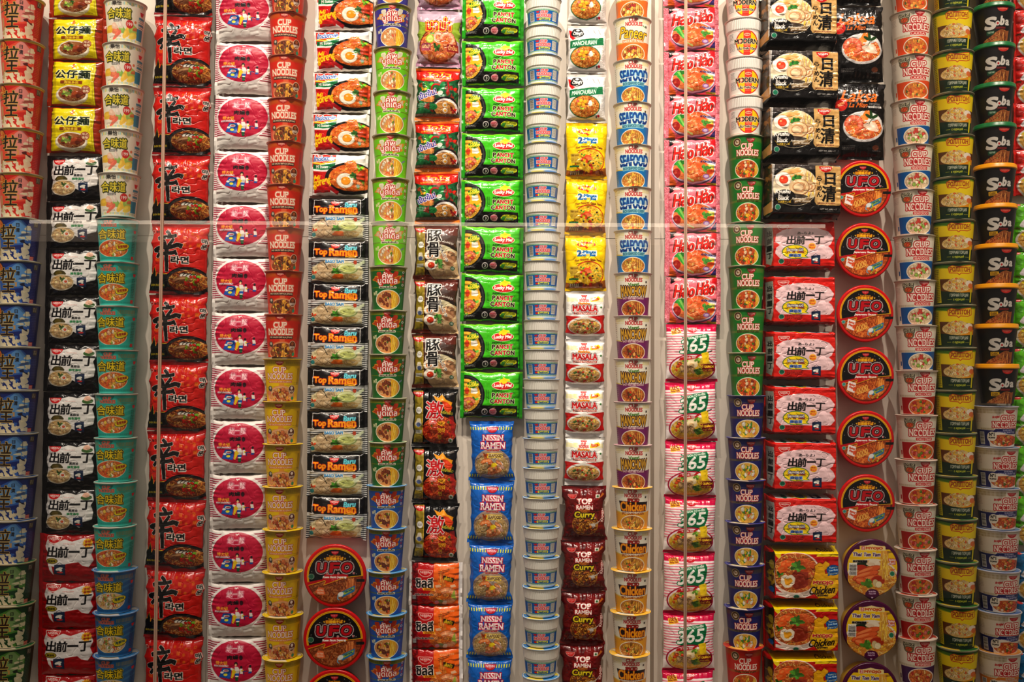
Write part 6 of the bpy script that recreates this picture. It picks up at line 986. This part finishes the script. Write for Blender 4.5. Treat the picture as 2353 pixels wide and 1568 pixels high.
# column 16
packs(d_kyushu(), 196, 134, 66, 'lr', (1841, 1850), [-17, 109, 240, 370, 503], 0, 'thick black multi-pack with tan label and sliced pork, %s of four', 'black multi-packs', seed=22, sw=3, flare=0, box=(28, 12), off=.052, wr=1.1, tilt=.8)
packs(d_demaebag(), 182, 140, 68, 'lr', (1843, 1847), [500, 627, 754, 880, 1007, 1135, 1256], 0, 'thick red multi-pack with white cloud label, %s of six', 'red multi-packs', seed=23, sw=3, flare=0, box=(30, 16), off=.02, wr=1.1, tilt=.6)
packs(d_myojobag(), 186, 140, 68, 'lr', (1849, 1846), [1257, 1385, 1503, 1628], 0, 'thick red and yellow multi-pack with heart-shaped egg, %s of three', 'red and yellow multi-packs', seed=24, sw=3, flare=0, box=(30, 16), off=.02, wr=1.0, tilt=.6)
# column 17
packs(d_laksabag(), 122, 178, 40, 'tb', (1968, 1975), [-166, 12, 189, 367], 0, 'tall glossy black packet with orange script and prawn soup, %s of three', 'black orange-script packets', seed=25, sw=6, flare=.03, wr=1.2)
bowls(d_ufo('japan'), 66, [(1983, 434), (1986, 578), (1988, 721), (1989, 864), (1989, 1010), (1991, 1157)], 'red rimmed round bowl lid with bright orange noodles, %s of six', 'red round bowls in a file', (185, 18, 24), (200, 20, 25), D=50)
bowls(d_tomyambowl(), 65, [(2004, 1305), (2002, 1446), (2000, 1589)], 'purple rimmed round bowl lid with prawns, %s of three', 'purple round bowls', (225, 185, 20), (85, 15, 65), D=66, tab=True)
# column 18
LID = ((235, 225, 210), (205, 80, 50))
cups(d_lots('laksa'), (2091, 2094), (-82, 122), 87, 71, 102, 'white cup with orange lower half, %s of three', 'white and orange cups', lidcol=LID, rimcol=(200, 188, 168))
cups(d_lots('seafood'), (2095, 2104), (224, 745), 87, 71, 104.2, 'white cup with azure lower half and pink seafood, %s of six', 'white and azure cups', lidcol=LID, rimcol=(205, 192, 172))
cups(d_lots('chilli'), (2106, 2104), (848, 1367), 87, 71, 104, 'white cup with deep red lower half, %s of six', 'white and deep red cups', lidcol=LID, rimcol=(215, 195, 180))
cups(d_lots('tomyam'), (2104, 2104), (1472, 1472), 87, 71, 104, 'white cup with dark violet lower half, %s one, lowest in its stack', 'white and violet cup', lidcol=LID, rimcol=(215, 195, 180))
# column 19
cups(d_rollton(), (2187, 2199), (-90, 1489), 88, 72, 98.7, 'yellow and dark green cup with pale noodle heap, %s in the stack', 'yellow and dark green cups', lidcol=((60, 130, 60), (225, 190, 60)), rimcol=(175, 170, 140))
# column 20
cups(d_soba('green'), (2282, 2285), (-91, 278), 88, 68, 92.3, 'black cup with green plastic lid, %s of five', 'black cups with green lids', cap=12, lidcol=((10, 120, 65), 0))
cups(d_soba('yellow'), (2286, 2291), (371, 834), 88, 68, 92.6, 'black cup with yellow plastic lid, %s of six', 'black cups with yellow lids', cap=12, lidcol=((245, 170, 10), 0))
cups(d_garnalen('blue'), (2289, 2295), (931, 1409), 91, 73, 95.6, 'white cup with navy lower half and round badge, %s of six', 'white and navy cups', lidcol=((110, 140, 190), (150, 170, 205)), rimcol=(220, 210, 205))
cups(d_garnalen('orange'), (2296, 2296), (1505, 1505), 91, 73, 95.6, 'white cup with amber lower half and lid, %s one, lowest beside the wall edge', 'white and amber cup', lidcol=((225, 150, 60), (235, 170, 80)), rimcol=(220, 210, 205))
# column 21
packs(d_side('red'), 120, 106, 30, 'lr', (2391, 2391), [-88, 20, 128, 237, 344, 450], 0, 'red packet half hidden behind the black cups, %s of five', 'red packets behind the black cups', seed=26, sw=5, flare=.02)
packs(d_side('green'), 120, 110, 30, 'lr', (2388, 2390), [467, 578, 688, 800, 912, 1024, 1140, 1254], 0, 'lime foil packet half hidden behind cups, %s of seven', 'lime packets at the wall edge', seed=27, sw=5, flare=.02, wr=1.4)
packs(d_side('blue'), 120, 112, 30, 'lr', (2392, 2394), [1268, 1384, 1500, 1615], 0, 'petrol blue foil packet at the wall edge, %s of three', 'petrol blue packets', seed=28, sw=5, flare=.02)

# ---------------------------------------------------------------- the display wall: white boards with hairline joints and one wider slot, its shade a painted strip
def box(name, x0, x1, y0, y1, z0, z1, mat, parent=None, kind='structure', bev=0):
    v = [(x, y, z) for z in (z0, z1) for y in (y0, y1) for x in (x0, x1)]; f = [(0, 2, 3, 1), (4, 5, 7, 6), (0, 1, 5, 4), (2, 6, 7, 3), (0, 4, 6, 2), (1, 3, 7, 5)]
    m = bpy.data.meshes.new(name); m.from_pydata(v, [], f); m.materials.append(mat); o = ob(name, m, parent)
    if kind and parent is None: o['kind'] = kind
    return o
M_WALL = material('painted_board', .55, color=(226, 214, 200), bump=.05, bscale=140, spec=.3); M_SLOT = material('slot_backing', .7, color=(120, 108, 95)); M_FLOOR = material('dark_floor', .5, color=(70, 62, 55), bump=.1); M_CEIL = material('dark_ceiling', .8, color=(60, 55, 50))
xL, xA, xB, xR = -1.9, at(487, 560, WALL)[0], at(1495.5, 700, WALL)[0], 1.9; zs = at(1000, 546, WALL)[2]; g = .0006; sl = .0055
for (a, b) in ((xL, xA-g), (xA+g, xB), (xB+.0005, xR)):
    box('wall_back', a, b, WALL, WALL+.02, .35, zs-g, M_WALL); box('wall_back', a, b, WALL, WALL+.02, zs+g, 2.75, M_WALL)
box('slot_shade', xB+.0005, xB+.0085, WALL-.0006, WALL+.001, .35, 2.75, material('grey_slot_shade', .6, color=(150, 134, 118)))  # flat strip whose grey paints in the shade of the open slot
box('wall_rear', xL, xR, WALL+.0205, WALL+.05, .3, 2.8, M_SLOT)
box('floor', -3.2, 3.2, -2.6, WALL+.06, -.02, 0, M_FLOOR); 
box('trim_2', xL, xR, WALL-.13, WALL-.0005, .58, .61, M_WALL)
pl = box('wall_base', xL, xR, WALL-.45, WALL+.05, .001, .35, M_WALL)

# ---------------------------------------------------------------- the glass in front: three panes wide, polished edges at the joints
def glass_mat():
    m = bpy.data.materials.new('clear_glass'); m.use_nodes = True; nt = m.node_tree; nt.nodes.clear()
    o = nt.nodes.new('ShaderNodeOutputMaterial'); mx = nt.nodes.new('ShaderNodeMixShader'); t = nt.nodes.new('ShaderNodeBsdfTransparent'); gl = nt.nodes.new('ShaderNodeBsdfGlossy'); fr = nt.nodes.new('ShaderNodeFresnel')
    t.inputs[0].default_value = (.985, .99, .985, 1); gl.inputs['Roughness'].default_value = .0; gm = nt.nodes.new('ShaderNodeNewGeometry'); mr = nt.nodes.new('ShaderNodeMapRange'); mr.inputs[3].default_value = 1.45; mr.inputs[4].default_value = 1/1.45; nt.links.new(gm.outputs['Backfacing'], mr.inputs[0]); nt.links.new(mr.outputs[0], fr.inputs['IOR'])
    nt.links.new(fr.outputs[0], mx.inputs[0]); nt.links.new(t.outputs[0], mx.inputs[1]); nt.links.new(gl.outputs[0], mx.inputs[2]); nt.links.new(mx.outputs[0], o.inputs[0]); return m
M_GLASS = glass_mat(); M_EDGE = material('polished_glass_edge', .6, color=(222, 182, 155), spec=.5)
GY = 2.02
gx = [at(368, 784, GY)[0], at(1575, 784, GY)[0]]; xs_ = [-2.1]+gx+[2.1]
for i in range(3):
    a, b = xs_[i], xs_[i+1]; e = .0032
    r = bpy.data.objects.new('glass_pane', None); COL.objects.link(r); r.location = ((a+b)/2, GY, .35); r['category'] = 'glass pane'; r['label'] = ['clear glass pane covering the columns before the tall red packets', 'widest clear glass pane, across the middle of the display', 'clear glass pane between the pink packets and the far wall edge'][i]; r['group'] = 'glass panes of the display case'
    w = (b-a)/2
    m = bpy.data.meshes.new('glass_sheet'); m.from_pydata([(-w+e, 0, .01), (w-e, 0, .01), (w-e, 0, 4.0), (-w+e, 0, 4.0)], [], [(0, 1, 2, 3)]); m.materials.append(M_GLASS); ob('glass_sheet', m, r)
    for s in ((1,) if i == 0 else (-1,) if i == 2 else (-1, 1)):
        x = s*(w-e*.52); box('polished_edge', min(x-e*.42, x+e*.42), max(x-e*.42, x+e*.42), -.0018, .0018, 0, 4.0, M_EDGE, r)

# ---------------------------------------------------------------- light: a row of ceiling spots in front of the case
def spot(x, y, z, tx, ty, tz, P, ang, blend=.8, size=.03, col=(1, .87, .73)):
    L = bpy.data.lights.new('ceiling_spot', 'SPOT'); L.energy = P; L.spot_size = math.radians(ang); L.spot_blend = blend; L.shadow_soft_size = size; L.color = col
    o = bpy.data.objects.new('ceiling_spot', L); COL.objects.link(o); o.location = (x, y, z); d = np.array([tx-x, ty-y, tz-z]); 
    import mathutils
    o.rotation_euler = mathutils.Vector(d).to_track_quat('-Z', 'Y').to_euler(); return o
E_ = .38
for x, tx, P in ((-1.75, -1.2, 330), (-1.0, -.7, 540), (-.3, -.15, 730), (.35, .3, 770), (1.0, .7, 560), (1.75, 1.2, 330)):
    spot(x, WALL-1.22, EYE+2.5, tx, WALL, EYE+.52, P*E_, 39, 1.0, .03)
# unseen glowing strip and panel, added behind the camera for the glass reflection
def glow(name, col, st):
    m = bpy.data.materials.new(name); m.use_nodes = True; b = m.node_tree.nodes['Principled BSDF']; b.inputs['Base Color'].default_value = lin(col); b.inputs['Emission Color'].default_value = lin(col); b.inputs['Emission Strength'].default_value = st; return m
lr = bpy.data.objects.new('reflection_glow', None); COL.objects.link(lr); lr.location = (-.45, -1.2, EYE+.70); lr['category'] = 'added glow strip'; lr['label'] = 'long thin glowing strip added to make the pale line across the glass'; lr['group'] = 'added reflection glow'
box('glow_strip', -2.1, 2.1, -.006, .006, .052, .072, glow('strip_glow', (255, 235, 210), 10.0), lr); box('support_post', -.02, .02, -.02, .02, -EYE-.70, -.04, M_SLOT, lr); box('haze_panel', -2.1, 2.1, -.02, .02, -.04, .05, glow('panel_glow', (255, 225, 195), 1.3), lr)  # the lower panel glows to put a soft haze in the glass
L = bpy.data.lights.new('front_fill', 'AREA'); L.shape = 'RECTANGLE'; L.size = 3.0; L.size_y = 1.2; L.energy = 25; L.color = (1, .88, .76); o = bpy.data.objects.new('front_fill', L); COL.objects.link(o); o.location = (0, -.4, EYE+2.8); o.rotation_euler = (math.radians(44), 0, 0)  # unseen area fill, added to brighten the fronts
w = bpy.data.worlds.new('gallery'); SC.world = w; w.use_nodes = True; w.node_tree.nodes['Background'].inputs[0].default_value = (1, .85, .72, 1); w.node_tree.nodes['Background'].inputs[1].default_value = .16

# ---------------------------------------------------------------- camera
cam = bpy.data.cameras.new('camera'); co = bpy.data.objects.new('camera', cam); COL.objects.link(co); cam.sensor_width = 36; cam.lens = F/FW*36; cam.clip_start = .05
import mathutils
m = mathutils.Matrix(((r_[0], u_[0], -f_[0], 0), (r_[1], u_[1], -f_[1], 0), (r_[2], u_[2], -f_[2], EYE), (0, 0, 0, 1))); co.matrix_world = m
SC.camera = co
SC.view_settings.view_transform = 'Standard'; SC.view_settings.look = 'None'; SC.view_settings.exposure = 0.0; SC.view_settings.gamma = 1
SC.cycles.transparent_max_bounces = 8
